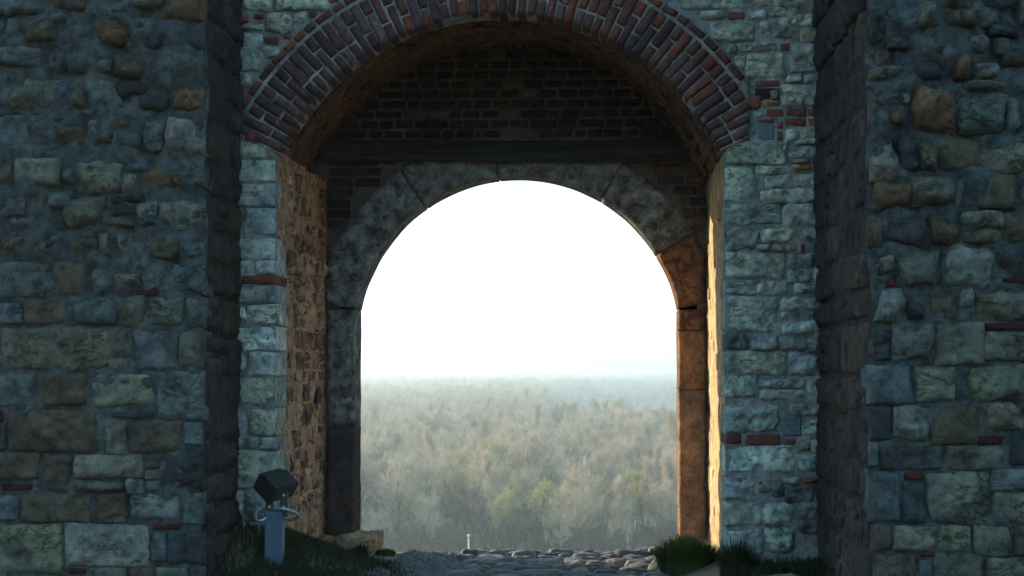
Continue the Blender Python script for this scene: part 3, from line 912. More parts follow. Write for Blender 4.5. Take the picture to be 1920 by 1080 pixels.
# ------------------------------------------------------------------ towers
def tower(xin, xout, D, side, label, items, seed):
    """side = -1: tower on the left of the gateway, its inner face looks right"""
    t = obj('tower', None, None, (0, 0, 0), label=label, cat='tower')
    x0, x1 = min(xin, xout), max(xin, xout)
    top = 9.2
    mb = MB()
    v_, f_ = wavy_face(x0, x1, -0.1, top, 0.03, 0.03, seed, 4.5)
    rug = smooth(2.2, 3.0, v_[:, 2])               # the face is torn and rugged higher up
    v_[:, 1] = v_[:, 1] * (1 + 1.3 * rug) - 0.035 * rug * np.abs(noise(np.stack([v_[:, 0] * 7, v_[:, 2] * 9, v_[:, 0] * 0], -1), seed + 4)) + D
    edge = np.abs(v_[:, 0] - xin) < 1e-6
    wob = 0.02 * fbm(np.stack([v_[:, 2] * 3, v_[:, 2] * 0, v_[:, 2] * 0], -1), seed + 9, 4)
    v_[:, 0] = np.where(edge, v_[:, 0] + wob, v_[:, 0])
    v_[:, 1] = np.where(edge, D + 0.03, v_[:, 1])
    mb.add(v_, f_)
    v_, f_ = wavy_face(D + 0.03, D1 + 0.2, -0.1, top, 0.06, 0.02, seed + 1, 3.2)
    wob = 0.02 * fbm(np.stack([v_[:, 2] * 3, v_[:, 2] * 0, v_[:, 2] * 0], -1), seed + 9, 4)
    k = np.clip((v_[:, 0] - D - 0.03) / 0.2, 0, 1)
    v2 = np.stack([xin + v_[:, 1] * k + wob, v_[:, 0], v_[:, 2]], -1)
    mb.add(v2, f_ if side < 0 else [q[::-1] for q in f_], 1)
    mb.add([(x0, D, top), (x1, D, top), (x1, D1 + 0.2, top), (x0, D1 + 0.2, top)], [(0, 1, 2, 3)])
    mb.add([(xout, D, -0.1), (xout, D, top), (xout, D1 + 0.2, top), (xout, D1 + 0.2, -0.1)], [(0, 1, 2, 3)])
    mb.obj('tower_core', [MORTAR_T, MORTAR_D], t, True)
    r = random.Random(seed)
    edge_px = 385 if side < 0 else 1630.5
    for px0, py0, px1, py1, c_, st in items:
        pr = {'a': 0.042, 'r': 0.125, 'e': 0.075, 's': 0.07, 'k': 0.03}[st]
        if c_ == 'b':
            st, pr = 'k', 0.025
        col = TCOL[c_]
        q = 0
        if side < 0 and px1 > 366:
            q, px1 = 1, edge_px + 1.5 - (py0 + py1) / 2 / 1080 * 6 + r.uniform(-2.5, 2.5)
        if side > 0 and px0 < 1637:
            q, px0 = -1, edge_px + r.uniform(-2.5, 2.5)
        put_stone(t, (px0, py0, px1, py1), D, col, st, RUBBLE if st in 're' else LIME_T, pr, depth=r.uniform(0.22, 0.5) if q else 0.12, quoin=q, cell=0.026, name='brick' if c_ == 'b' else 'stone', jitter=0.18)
    # inner face, its shade painted in as darker stone colours
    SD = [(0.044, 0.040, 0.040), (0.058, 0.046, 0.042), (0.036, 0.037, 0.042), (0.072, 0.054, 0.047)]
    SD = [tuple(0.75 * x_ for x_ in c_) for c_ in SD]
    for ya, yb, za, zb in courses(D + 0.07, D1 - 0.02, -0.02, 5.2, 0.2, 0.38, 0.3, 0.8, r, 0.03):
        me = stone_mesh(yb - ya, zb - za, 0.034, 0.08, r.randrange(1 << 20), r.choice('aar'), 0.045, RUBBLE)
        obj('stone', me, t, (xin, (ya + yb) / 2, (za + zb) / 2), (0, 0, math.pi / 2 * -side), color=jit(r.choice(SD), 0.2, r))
    # courses running on beyond the view
    xe = P(-6 if side < 0 else 1926, 500, D).x
    xa0, xb0 = (xe - 1.2, xe) if side < 0 else (xe, xe + 1.2)
    for xa, xb, za, zb in courses(xa0, xb0, 0.05, 5.0, 0.2, 0.36, 0.3, 0.7, r, 0.03):
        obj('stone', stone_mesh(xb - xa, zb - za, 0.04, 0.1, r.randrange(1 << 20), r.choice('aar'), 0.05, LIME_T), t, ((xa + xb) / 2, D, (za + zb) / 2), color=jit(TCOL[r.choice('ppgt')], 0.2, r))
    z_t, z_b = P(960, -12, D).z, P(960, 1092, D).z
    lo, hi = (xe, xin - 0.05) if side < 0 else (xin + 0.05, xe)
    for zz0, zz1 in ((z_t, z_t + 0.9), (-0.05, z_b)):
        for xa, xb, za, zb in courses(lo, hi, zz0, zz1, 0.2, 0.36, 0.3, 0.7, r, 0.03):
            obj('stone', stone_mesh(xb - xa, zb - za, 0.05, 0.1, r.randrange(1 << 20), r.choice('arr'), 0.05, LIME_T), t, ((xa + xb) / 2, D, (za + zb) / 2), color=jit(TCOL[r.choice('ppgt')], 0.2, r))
    return t
MORTAR_D = stone_mat('inner_face_shade_mortar', 5.0, 0.6, base=(0.024, 0.023, 0.024), patch=(0.012, 0.011, 0.011))  # mortar of the towers' inner faces, shade painted into its colour
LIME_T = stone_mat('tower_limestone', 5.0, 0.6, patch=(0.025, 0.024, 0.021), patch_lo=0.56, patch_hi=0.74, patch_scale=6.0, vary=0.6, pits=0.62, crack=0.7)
S_ = 3.857
TL = list(crop(0, 0, S_, [
    (-80, -40, 330, 110, 'g', 'e'), (360, -60, 690, 90, 't', 'r'), (170, 150, 430, 290, 't', 'r'), (340, 118, 500, 188, 'g', 'r'), (500, 150, 632, 330, 'g', 'e'),
    (690, 140, 945, 332, 'o', 'r'), (660, 50, 790, 138, 'g', 'e'), (800, 70, 950, 140, 'd', 'r'), (955, 130, 1170, 232, 'g', 'e'), (950, 238, 1240, 372, 'd', 'r'),
    (1190, -40, 1478, 140, 'o', 'r'), (940, -40, 1180, 60, 'p', 'r'), (1250, 160, 1470, 370, 'd', 'e'), (-40, 340, 310, 490, 'g', 'r'), (330, 370, 490, 520, 'g', 'e'),
    (510, 390, 632, 530, 'g', 'r'), (722, 430, 820, 560, 'g', 'r'), (832, 398, 1052, 572, 't', 'r'), (1080, 420, 1212, 590, 'd', 'e'), (1222, 440, 1472, 592, 'o', 'e'),
    (70, 568, 482, 800, 'p', 'r'), (515, 606, 637, 792, 't', 'r'), (645, 600, 840, 790, 'g', 'e'), (850, 590, 1040, 690, 'd', 'e'), (1012, 680, 1222, 800, 'd', 'e'),
    (1240, 640, 1476, 822, 'o', 'r'), (-60, 830, 302, 1062, 'g', 'a'), (340, 842, 500, 916, 'd', 'e'), (425, 925, 622, 1062, 't', 'r'), (738, 940, 828, 1036, 'p', 'r'),
    (618, 808, 682, 842, 'p', 'r'), (868, 866, 942, 922, 'o', 'r'), (1030, 880, 1190, 1084, 'g', 'e'), (1200, 850, 1484, 1104, 'w', 'r'), (60, 130, 160, 300, 'g', 'e'), (-60, 150, 50, 300, 'g', 'e'), (840, 960, 1010, 1080, 'g', 'e'), (650, 860, 730, 1000, 'g', 'e'), (-50, 560, 50, 700, 'g', 'r')]))
TL += crop(0, 260, S_, [
    (112, 140, 446, 342, 'p', 's'), (-60, 160, 100, 345, 'o', 'r'), (458, 200, 550, 335, 'g', 'r'), (552, 150, 885, 400, 'p', 'r'), (880, 240, 1005, 395, 'p', 'r'), (940, 185, 1062, 236, 'g', 'r'),
    (1068, 196, 1264, 405, 'o', 'r'), (1272, 258, 1335, 345, 'o', 'e'), (1385, 196, 1470, 345, 'g', 'e'), (-20, 398, 186, 562, 'g', 'a'), (192, 398, 332, 562, 't', 'a'), (370, 380, 490, 500, 'g', 'e'),
    (458, 420, 742, 652, 'p', 'r'), (745, 575, 965, 645, 't', 'e'), (790, 480, 1005, 560, 'd', 'e'), (1140, 450, 1472, 664, 'p', 'e'), (-40, 585, 40, 800, 't', 'r'), (48, 656, 222, 825, 'o', 'r'),
    (238, 688, 490, 862, 'g', 'r'), (500, 690, 692, 854, 't', 'r'), (708, 684, 1054, 862, 'p', 'a'), (1058, 700, 1314, 875, 't', 'r'), (1330, 740, 1472, 862, 'g', 'e'), (-40, 878, 352, 1142, 'g', 'a'),
    (388, 892, 636, 1134, 't', 'a'), (645, 930, 812, 1112, 'g', 'e'), (820, 945, 1002, 1112, 'p', 'e'), (1008, 955, 1205, 1100, 'g', 'e'), (1225, 900, 1460, 1112, 'g', 'e'), (60, 580, 300, 645, 'g', 'e'), (1000, 460, 1130, 660, 'g', 'e'), (800, 400, 1040, 470, 'd', 'r'), (860, 880, 1050, 940, 'g', 'e')])
TL += crop(0, 520, S_, [
    (980, 92, 1152, 132, 'b', 'k'), (-60, 188, 162, 332, 'g', 'a'), (170, 158, 492, 342, 't', 'a'), (518, 150, 842, 332, 'g', 'r'), (850, 140, 1078, 354, 'p', 'r'), (1085, 150, 1332, 348, 'p', 'a'),
    (1345, 140, 1460, 372, 'g', 'e'), (2, 348, 962, 672, 'p', 'a'), (980, 384, 1286, 672, 'g', 'a'), (1296, 390, 1455, 652, 'p', 'a'), (-60, 690, 270, 932, 'g', 'a'), (292, 700, 632, 934, 't', 'a'),
    (658, 690, 1122, 934, 'p', 'a'), (1132, 680, 1455, 1024, 'g', 'a'), (803, 968, 1122, 1020, 'd', 'k'), (-60, 955, 32, 1045, 'b', 'k'), (60, 960, 722, 1270, 't', 'a'), (772, 1032, 922, 1278, 'p', 'a'),
    (945, 1034, 1322, 1268, 't', 'a'), (1340, 1045, 1460, 1210, 'g', 'a'), (-60, 1060, 45, 1250, 'd', 'a')])
TL += crop(0, 800, S_, [
    (-60, 190, 282, 382, 't', 'a'), (298, 200, 512, 472, 't', 'a'), (524, 200, 1042, 372, 'p', 'a'), (530, 385, 915, 462, 'p', 'r'), (928, 385, 1042, 492, 'w', 'r'), (1050, 238, 1166, 306, 't', 'k'),
    (1050, 312, 1166, 382, 'p', 'k'), (1058, 390, 1166, 464, 'g', 'k'), (1174, 204, 1455, 464, 'd', 'a'), (6, 408, 244, 462, 'b', 'k'), (-60, 508, 132, 672, 'g', 'a'), (142, 488, 654, 694, 't', 'a'),
    (690, 480, 926, 692, 't', 'a'), (938, 488, 1318, 664, 'w', 'a'), (1326, 478, 1462, 704, 'g', 'a'), (1090, 698, 1322, 748, 'b', 'k'), (-60, 708, 458, 1064, 'p', 'a'), (470, 700, 1086, 1008, 'w', 'a'),
    (1098, 768, 1208, 975, 'g', 'a'), (1214, 764, 1462, 984, 'd', 'a'), (488, 1018, 634, 1064, 'b', 'k'), (648, 1020, 922, 1130, 'p', 'a'), (938, 1020, 1114, 1130, 't', 'a'), (1128, 1018, 1364, 1130, 'p', 'a'), (1378, 1018, 1462, 1130, 'g', 'a')])
TR = list(crop(1620, 0, S_, [
    (52, 60, 170, 292, 'd', 'e'), (180, 50, 312, 212, 'd', 'r'), (358, 28, 522, 212, 'p', 'r'), (568, -60, 802, 58, 't', 'r'), (578, 64, 802, 192, 't', 'r'), (860, -60, 1102, 72, 'd', 'e'),
    (1128, -10, 1280, 164, 'p', 'r'), (820, 90, 972, 204, 'g', 'e'), (738, 268, 902, 374, 'w', 'r'), (950, 280, 1052, 392, 'g', 'e'), (1018, 368, 1280, 484, 't', 'r'), (68, 368, 180, 476, 't', 'e'),
    (48, 488, 314, 578, 'p', 'r'), (488, 318, 622, 422, 'd', 'e'), (648, 408, 752, 572, 'o', 'r'), (808, 448, 974, 564, 'w', 'r'), (718, 588, 1054, 656, 'p', 'r'), (338, 638, 664, 984, 'o', 'r'),
    (178, 752, 312, 904, 't', 'e'), (158, 680, 330, 742, 'w', 'a'), (688, 664, 1020, 950, 'g', 'r'), (1112, 628, 1280, 950, 'o', 'r'), (1028, 700, 1104, 962, 'g', 'r'), (52, 690, 112, 972, 't', 'e'), (180, 230, 330, 360, 'd', 'e'), (360, 450, 560, 560, 'd', 'e'), (900, 190, 1120, 270, 'd', 'e')]))
TR += crop(1620, 260, S_, [
    (38, 18, 244, 294, 'p', 'r'), (262, 0, 402, 244, 'd', 'e'), (418, 38, 526, 224, 't', 'r'), (532, 0, 834, 232, 't', 'a'), (858, -36, 1300, 236, 'p', 'r'), (98, 298, 332, 514, 'o', 'r'),
    (338, 258, 634, 492, 'p', 'r'), (640, 310, 742, 502, 'g', 'e'), (750, 252, 1102, 504, 't', 'a'), (1112, 290, 1290, 494, 'g', 'e'), (50, 558, 122, 794, 't', 'e'), (158, 558, 470, 784, 'd', 'e'),
    (478, 558, 682, 774, 't', 'r'), (688, 528, 1008, 640, 'w', 'r'), (698, 648, 1004, 782, 't', 'r'), (1012, 548, 1300, 794, 't', 'r'), (88, 848, 222, 984, 'p', 'r'), (228, 808, 544, 1054, 'p', 'r'),
    (566, 788, 934, 1044, 'w', 'r'), (1000, 828, 1092, 934, 't', 'e'), (1128, 868, 1290, 994, 't', 'r'), (978, 1000, 1290, 1046, 'b', 'k'), (168, 1018, 234, 1074, 'b', 'k')])
TR += crop(1620, 520, S_, [
    (98, 68, 290, 318, 'w', 'r'), (298, 188, 442, 304, 'd', 'r'), (478, 108, 664, 294, 't', 'a'), (678, 78, 784, 224, 'w', 'e'), (798, 108, 1290, 322, 'p', 'r'), (868, 330, 1290, 386, 'b', 'k'),
    (68, 380, 196, 604, 'd', 'a'), (202, 340, 504, 604, 'w', 'r'), (528, 330, 864, 628, 'p', 'a'), (868, 394, 1290, 604, 'p', 'a'), (40, 638, 334, 924, 'g', 'a'), (368, 638, 664, 898, 'p', 'a'),
    (738, 630, 1290, 904, 'p', 'r'), (40, 932, 206, 1180, 'd', 'a'), (220, 930, 452, 1194, 'w', 'r'), (468, 920, 824, 1204, 't', 'a'), (838, 912, 1142, 1134, 'p', 'r'), (1150, 912, 1290, 1120, 'g', 'a')])
TR += crop(1620, 800, S_, [
    (820, 62, 1022, 132, 'b', 'k'), (1040, 52, 1290, 274, 'd', 'a'), (28, 120, 100, 284, 'g', 'a'), (106, 138, 576, 308, 'd', 'a'), (590, 138, 1018, 308, 'p', 'a'), (58, 320, 252, 694, 'g', 'a'),
    (284, 328, 438, 388, 'b', 'k'), (268, 400, 442, 698, 'd', 'a'), (458, 320, 892, 704, 'p', 'a'), (910, 310, 1290, 464, 'g', 'a'), (918, 478, 1290, 704, 'p', 'a'), (68, 704, 192, 894, 't', 'a'),
    (204, 712, 522, 894, 'p', 'a'), (530, 712, 764, 894, 'p', 'a'), (778, 712, 1064, 934, 'p', 'a'), (1078, 740, 1290, 934, 't', 'a'), (398, 896, 514, 944, 'b', 'k'), (88, 920, 372, 1130, 't', 'a'),
    (398, 960, 482, 1130, 'g', 'a'), (490, 920, 864, 1130, 'p', 'a'), (878, 950, 1290, 1130, 'p', 'a')])
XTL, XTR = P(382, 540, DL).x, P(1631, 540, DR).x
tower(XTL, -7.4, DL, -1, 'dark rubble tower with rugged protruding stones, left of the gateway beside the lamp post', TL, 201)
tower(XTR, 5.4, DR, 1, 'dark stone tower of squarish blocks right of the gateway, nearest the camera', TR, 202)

# ------------------------------------------------------------------ cobbled path
path = None
v_, f_ = wavy_face(-1.75, 0.55, 11.0, 17.45, 0.09, 0.0, 3)
v2 = np.stack([v_[:, 0], v_[:, 2], ground_z(v_[:, 0], v_[:, 2]) + 0.012], -1)
path = obj('cobbled_path', mesh('cobbled_path', v2, f_, [plain('path_grit', (0.055, 0.06, 0.064), 0.9, 0, 1.0, 18, 0.5)]), kind='structure')
rc = random.Random(31)
protos = []
for k in range(10):
    n = 9
    u, v = np.meshgrid(np.linspace(-1, 1, n), np.linspace(-1, 1, 7))
    x = u * np.sqrt(1 - v * v / 2)
    y = v * np.sqrt(1 - u * u / 2)
    d2 = np.clip(1 - (x * x + y * y), 0, 1)
    h = d2 ** 0.26 * (1 + 0.25 * noise(np.stack([x * 1.7, y * 1.7, x * 0], -1), k))
    x = x * (1 + 0.12 * noise(np.stack([x, y, x * 0 + 3], -1), k + 30))
    y = y * (1 + 0.15 * noise(np.stack([x, y, x * 0 + 7], -1), k + 40))
    v_ = np.stack([x * 0.5, y * 0.5, h - 0.25], -1).reshape(-1, 3)
    protos.append(mesh('cobble', v_, grid_faces(n, 7), [COBBLE]))
y = 13.2
count = 0
while y < 17.35:
    dep = rc.uniform(0.13, 0.2)
    x = -1.55 + rc.uniform(0, 0.2)
    while x < 0.42:
        w = rc.uniform(0.16, 0.42)
        edge_l = x < -1.05 and rc.random() < (0.5 if y < 16.2 else 0.2)
        if not edge_l and count < 300 and (y > 14.6 or rc.random() < 0.6):
            xm, ym = x + w / 2, y + dep / 2 + rc.uniform(-.03, .03)
            o = obj('cobble', rc.choice(protos), path, (xm, ym, gz(xm, ym) + rc.uniform(0.0, 0.014)), (rc.uniform(-.08, .08), rc.uniform(-.1, .1), rc.uniform(-.3, .3)), color=jit(rc.choice([(0.11, 0.12, 0.13), (0.14, 0.15, 0.155), (0.08, 0.09, 0.10), (0.17, 0.17, 0.165)]), 0.2, rc))
            o.scale = (w * 1.0, dep * 1.05, rc.uniform(0.05, 0.10))
            count += 1
        x += w
    y += dep
# loose gravel along the left of the path
mb = MB()
pxy = [(rc.uniform(-2.0, -0.95), rc.uniform(14.4, 17.3)) for _ in range(1500)]
pz_ = ground_z(np.array([p[0] for p in pxy]), np.array([p[1] for p in pxy]))
for (x, y), z in zip(pxy, pz_):
    if rc.random() < (x + 0.85) / 1.0 * 0.8 + 0.35:
        continue
    r_ = rc.uniform(0.012, 0.045)
    a_ = rc.uniform(0, 3)
    ring = [(x + r_ * rc.uniform(0.8, 1.4) * math.cos(a_ + k * 1.257), y + r_ * rc.uniform(0.7, 1.1) * math.sin(a_ + k * 1.257), z + 0.008) for k in range(5)]
    mb.add(ring + [(x, y, z + 0.012 + r_ * rc.uniform(0.35, 0.7))], [(k, (k + 1) % 5, 5) for k in range(5)])
gr_ = mb.obj('gravel', [COBBLE], path, False, kind='stuff')
gr_.color = (0.11, 0.12, 0.13, 1)
# pale kerb slabs right of the path, and a thin sill at the crest
mb = MB()
kerb_protos = 0
for (xa, ya, xb, yb) in ((0.45, 13.75, 1.1, 13.95), (1.12, 13.8, 1.78, 14.02)):
    me = stone_mesh(xb - xa, 0.24, 0.03, 0.08, rc.randrange(9999), 'a', 0.05, LIME, 'kerb_stone')
    obj('kerb_stone', me, path, ((xa + xb) / 2, (ya + yb) / 2, gz((xa + xb) / 2, (ya + yb) / 2) + 0.02), (-math.pi / 2, 0, 0.06), color=(0.33, 0.30, 0.24))

# ------------------------------------------------------------------ floodlight post
def floodlight():
    base = G(515, 1062, 0.26)
    bx, by = P(515, 1000, 13.75).x, 13.75
    bz = gz(bx, by) - 0.06
    s = 13.75 / F
    t = obj('floodlight_post', None, None, (bx, by, bz), label='low blue steel post with dark floodlight head and tube loops, on grass beside the wall', cat='floodlight')
    zof = lambda py: P(515, py, by).z - bz
    ztop = zof(957)
    mb = MB()
    w = 17 * s
    mb.box(-w, w, -w * 0.9, w * 0.9, 0, ztop)
    bevel(mb.obj('post', [STEEL], t), 0.014, 3)
    mb = MB()                                    # folded edge down the right of the post
    mb.box(w * 0.42, w * 0.55, -w * 0.9 - 0.006, -w * 0.9 + 0.002, 0.02, ztop - 0.01)
    mb.obj('seam', [STEEL], t)
    for xx in (-9 * s, 18 * s):
        mb = MB()
        mb.box(xx - 8 * s, xx + 7 * s, -0.02, 0.02, ztop - 0.05, zof(922))
        bevel(mb.obj('bracket', [LAMPM], t), 0.006, 2)
    # head: a box standing on its edge, glass down towards the gate, cooling fins on its upper left side
    mb = MB()
    A_, B_, C_ = 0.10, 0.13, 0.092
    sec = [(-A_, -C_), (A_ * 0.75, -C_), (A_, -C_ * 0.6), (A_, C_), (-A_ * 0.7, C_), (-A_, C_ * 0.7)]
    n = len(sec)
    v = [(a, -B_, b) for a, b in sec] + [(a, B_, b) for a, b in sec]
    f = [tuple(range(n)), tuple(range(n, 2 * n))[::-1]] + [(i, n + i, n + (i + 1) % n, (i + 1) % n) for i in range(n)]
    mb.add(v, f)
    head = mb.obj('lamp_housing', [LAMPM], t, loc=(2 * s, 0.03, zof(912)), rot=(math.radians(10), math.radians(39), math.radians(-28)))
    bevel(head, 0.008, 2)
    mb = MB()
    mb.box(A_ - 0.01, A_ + 0.004, -B_ * 0.85, B_ * 0.85, -C_ * 0.4, C_ * 0.85)
    mb.obj('lamp_glass', [GLASSM], head)
    for k in range(7):
        mb = MB()
        zc = -C_ * 0.85 + k * C_ * 0.24
        mb.box(-A_ - 0.026, -A_ + 0.004, -B_ * 0.95, B_ * 0.95, zc - 0.005, zc + 0.005)
        mb.obj('cooling_fin', [LAMPM], head)
    for xx in (-9 * s, 18 * s):
        for zz in (ztop + 0.03, zof(928)):
            mb = MB()
            mb.tube([(xx, -0.034, zz), (xx, -0.018, zz)], 0.012, 6)
            mb.obj('bolt', [LOOPM], t)
    mb = MB()
    mb.tube([(8 * s, 0.03, zof(925)), (14 * s, 0.06, zof(945)), (10 * s, 0.05, ztop - 0.005)], 0.008, 6)
    mb.obj('cable', [LAMPM], t, True)
    def loop(name, cx, cz, rx, rz, ry, tilt):
        mb = MB()
        pts = []
        for k in range(28):
            a_ = 2 * math.pi * k / 28
            pts.append((cx + rx * math.cos(a_), -0.02 + ry * math.sin(a_), cz + rz * math.sin(a_) + tilt * math.cos(a_)))
        mb.tube(pts, 0.0125, 8, closed=True)
        mb.obj(name, [LOOPM], t, True)
    loop('tube_loop', 22 * s, zof(963), 22 * s, 11 * s, -0.09, -3 * s)
    loop('tube_loop', -24 * s, zof(964), 12 * s, 11 * s, 0.06, 1 * s)
floodlight()

# ------------------------------------------------------------------ lamp pole far below the crest
py_ = 100.0
ptop = P(879, 1003, py_)
pz = gz(ptop.x, py_)
pole = obj('lamp_pole', None, None, (ptop.x, py_, pz), label='thin pale lamp pole rising behind the cobbles in the opening', cat='pole')
mb = MB()
hh = ptop.z - pz
mb.tube([(0, 0, -0.2), (0, 0, hh * 0.5), (0, 0, hh - 0.12)], [0.075, 0.06, 0.045], 10)
mb.obj('shaft', [POLEM], pole, True)
mb = MB()
mb.tube([(0, 0, hh - 0.16), (0, 0, hh - 0.1), (0, 0, hh), (0, 0, hh + 0.05)], [0.05, 0.085, 0.08, 0.03], 10)
mb.obj('lamp_cap', [POLEM], pole, True)

# ------------------------------------------------------------------ grass
def leaf_mat(name, lo, hi, trans=0.25):
    m, nd, ln, bs = nt(name)
    geo = N(nd, 'NewGeometry')
    oi = N(nd, 'ObjectInfo')
    ad = N(nd, 'Math', operation='ADD')
    ln.new(geo.outputs['Random Per Island'], ad.inputs[0])
    sc_ = N(nd, 'Math', operation='MULTIPLY')
    ln.new(oi.outputs['Random'], sc_.inputs[0])
    sc_.inputs[1].default_value = 0.5
    ln.new(sc_.outputs[0], ad.inputs[1])
    r = ramp(nd, [(0.0, lo), (1.4 / 1.5, hi)])
    dv = N(nd, 'Math', operation='DIVIDE')
    ln.new(ad.outputs[0], dv.inputs[0])
    dv.inputs[1].default_value = 1.5
    ln.new(dv.outputs[0], r.inputs[0])
    ln.new(r.outputs[0], bs.inputs['Base Color'])
    bs.inputs['Roughness'].default_value = 0.7
    bs.inputs['Specular IOR Level'].default_value = 0.2
    if trans:
        tr = N(nd, 'BsdfTranslucent')
        ln.new(r.outputs[0], tr.inputs['Color'])
        ms = N(nd, 'MixShader')
        ms.inputs[0].default_value = trans
        ln.new(bs.outputs[0], ms.inputs[1])
        ln.new(tr.outputs[0], ms.inputs[2])
        ln.new(ms.outputs[0], nd['Material Output'].inputs['Surface'])
    return m
GRASS = leaf_mat('turf_blades', (0.010, 0.017, 0.008), (0.030, 0.045, 0.016))
TUFT = leaf_mat('tuft_blades', (0.022, 0.045, 0.012), (0.080, 0.13, 0.03), 0.35)
def blades(pts, hlo, hhi, wd, r, lean=0.5, ret=None):
    v, f = [], []
    for (x, y, z) in pts:
        a_ = r.uniform(0, 2 * math.pi)
        h = r.uniform(hlo, hhi)
        l_ = r.uniform(0.1, lean) * h
        dx, dy = math.cos(a_) * l_, math.sin(a_) * l_
        sx, sy = -math.sin(a_) * wd, math.cos(a_) * wd
        n = len(v)
        v += [(x - sx, y - sy, z - 0.01), (x + sx, y + sy, z - 0.01), (x + dx * 0.35 + sx * 0.7, y + dy * 0.35 + sy * 0.7, z + h * 0.6), (x + dx * 0.35 - sx * 0.7, y + dy * 0.35 - sy * 0.7, z + h * 0.6), (x + dx, y + dy, z + h * 0.95)]
        f += [(n, n + 1, n + 2, n + 3), (n + 3, n + 2, n + 4)]
    return v, f
rg = random.Random(44)
def bank(xr, yr, n, dens):
    g = np.random.default_rng(n)
    X, Y = g.uniform(*xr, n * 4), g.uniform(*yr, n * 4)
    ok = g.random(n * 4) < dens(X, Y)
    X, Y = X[ok][:n], Y[ok][:n]
    return list(zip(X, Y, ground_z(X, Y)))
pl = bank((-3.3, -1.6), (11.8, 16.3), 17000, lambda x, y: (1 - smooth(-2.35, -1.62, x + 0.08 * np.sin(y * 5))) ** 1.5 * ~((x < XL) & (y > D1 - 0.02)) * (x > XTL + 0.02) * (1 - smooth(15.2, 16.0, y)) * (0.4 + 0.6 * (noise(np.stack([x * 3, y * 3, x * 0], -1), 8) > -0.3)))
v_, f_ = blades(pl, 0.03, 0.10, 0.005, rg)
obj('turf', mesh('turf', v_, f_, [GRASS], False), kind='stuff', label='short dark grass on the bank round the floodlight post', cat='grass')
pr_ = bank((0.95, 1.85), (12.6, 14.28), 9000, lambda x, y: np.where(((y > 13.95 + 0.12 * np.sin(x * 9) - 0.25 * smooth(1.3, 1.75, x)) | (y < 13.55)) & (x < XTR + 0.03), 1.0, 0.02))
v_, f_ = blades(pr_, 0.04, 0.15, 0.005, rg)
obj('turf', mesh('turf', v_, f_, [GRASS], False), kind='stuff', label='short dark grass along the wall foot beside the right tower', cat='grass')

def tuft(name, px, py0, py1, D, n, wpx, label, mat, cat, lean=1.0, wd=0.008):
    c = P(px, py1, D)
    hh = P(px, py0, D).z - gz(c.x, D)
    w = wpx * D / F / 2
    z0 = gz(c.x, D)
    pts = []
    for k in range(n):
        a_, q = rg.uniform(0, 2 * math.pi), math.sqrt(rg.random())
        pts.append((w * 0.8 * q * math.cos(a_), w * 0.6 * q * math.sin(a_), -0.01))
    v, f = [], []
    for p in pts:
        rr_ = min(1, math.hypot(p[0], p[1]) / w)
        h = hh * (1.05 - 0.65 * rr_ ** 1.6) * rg.uniform(0.4, 1.12)
        out = math.atan2(p[1], p[0]) + rg.uniform(-0.7, 0.7)
        l_ = h * (0.12 + lean * rr_ * 0.6) * rg.uniform(0.5, 1.3)
        dx, dy = math.cos(out) * l_, math.sin(out) * l_
        sx, sy = -math.sin(out) * wd, math.cos(out) * wd
        i = len(v)
        v += [(p[0] - sx, p[1] - sy, p[2]), (p[0] + sx, p[1] + sy, p[2]), (p[0] + dx * .3 + sx, p[1] + dy * .3 + sy, h * .55), (p[0] + dx * .3 - sx, p[1] + dy * .3 - sy, h * .55), (p[0] + dx, p[1] + dy, h * .95)]
        f += [(i, i + 1, i + 2, i + 3), (i + 3, i + 2, i + 4)]
    return obj(name, mesh(name, v, f, [mat], False), None, (c.x, D, z0), label=label, cat=cat)
tuft('grass_tuft', 1288, 1002, 1062, 15.25, 3200, 122, 'large dense green grass tuft at the foot of the right jamb', TUFT, 'grass tuft', 1.1)
tuft('grass_tuft', 1243, 1026, 1050, 16.9, 700, 60, 'small sunlit yellowish grass tuft just left of the large tuft, beyond the right jamb', TUFT, 'grass tuft', 1.0)
tuft('grass_tuft', 721, 1028, 1046, 16.7, 900, 46, 'small bright green grass tuft on the cobbles right of the left plinth', TUFT, 'grass tuft', 1.0)
tuft('leafy_weed', 674, 1018, 1046, 16.2, 160, 34, 'small dark leafy weed in front of the left plinth stone', GRASS, 'weed', 1.4, 0.014)
tuft('grass_tuft', 1378, 1006, 1032, 14.15, 500, 60, 'thin dark grass tuft at the corner of the right wall foot', GRASS, 'grass tuft', 0.8)
me = stone_mesh(0.11, 0.13, 0.06, 0.06, 5, 'r', 0.02, LIME, 'boulder')
c_ = P(1251, 1030, 16.4)
obj('boulder', me, None, (c_.x, 16.4, gz(c_.x, 16.4) + 0.075), color=(0.45, 0.38, 0.27), label='small pale rounded stone peeping out of the grass by the right jamb', cat='stone')

# ------------------------------------------------------------------ the wood in the plain
def bark(name, lo, hi):
    return leaf_mat(name, lo, hi, 0.0)
B_GREY = bark('grey_brown_twigs', (0.30, 0.25, 0.175), (0.52, 0.435, 0.31))
B_DARK = bark('dark_twigs', (0.085, 0.075, 0.065), (0.15, 0.125, 0.10))
B_PALE = bark('pale_bark', (0.42, 0.38, 0.31), (0.58, 0.53, 0.45))
B_TRUNK = bark('trunk_bark', (0.05, 0.044, 0.038), (0.085, 0.072, 0.06))
L_YELLOW = leaf_mat('yellow_green_buds', (0.22, 0.22, 0.06), (0.36, 0.35, 0.11), 0.3)
L_TAN = leaf_mat('tan_orange_buds', (0.26, 0.15, 0.055), (0.42, 0.26, 0.10), 0.3)

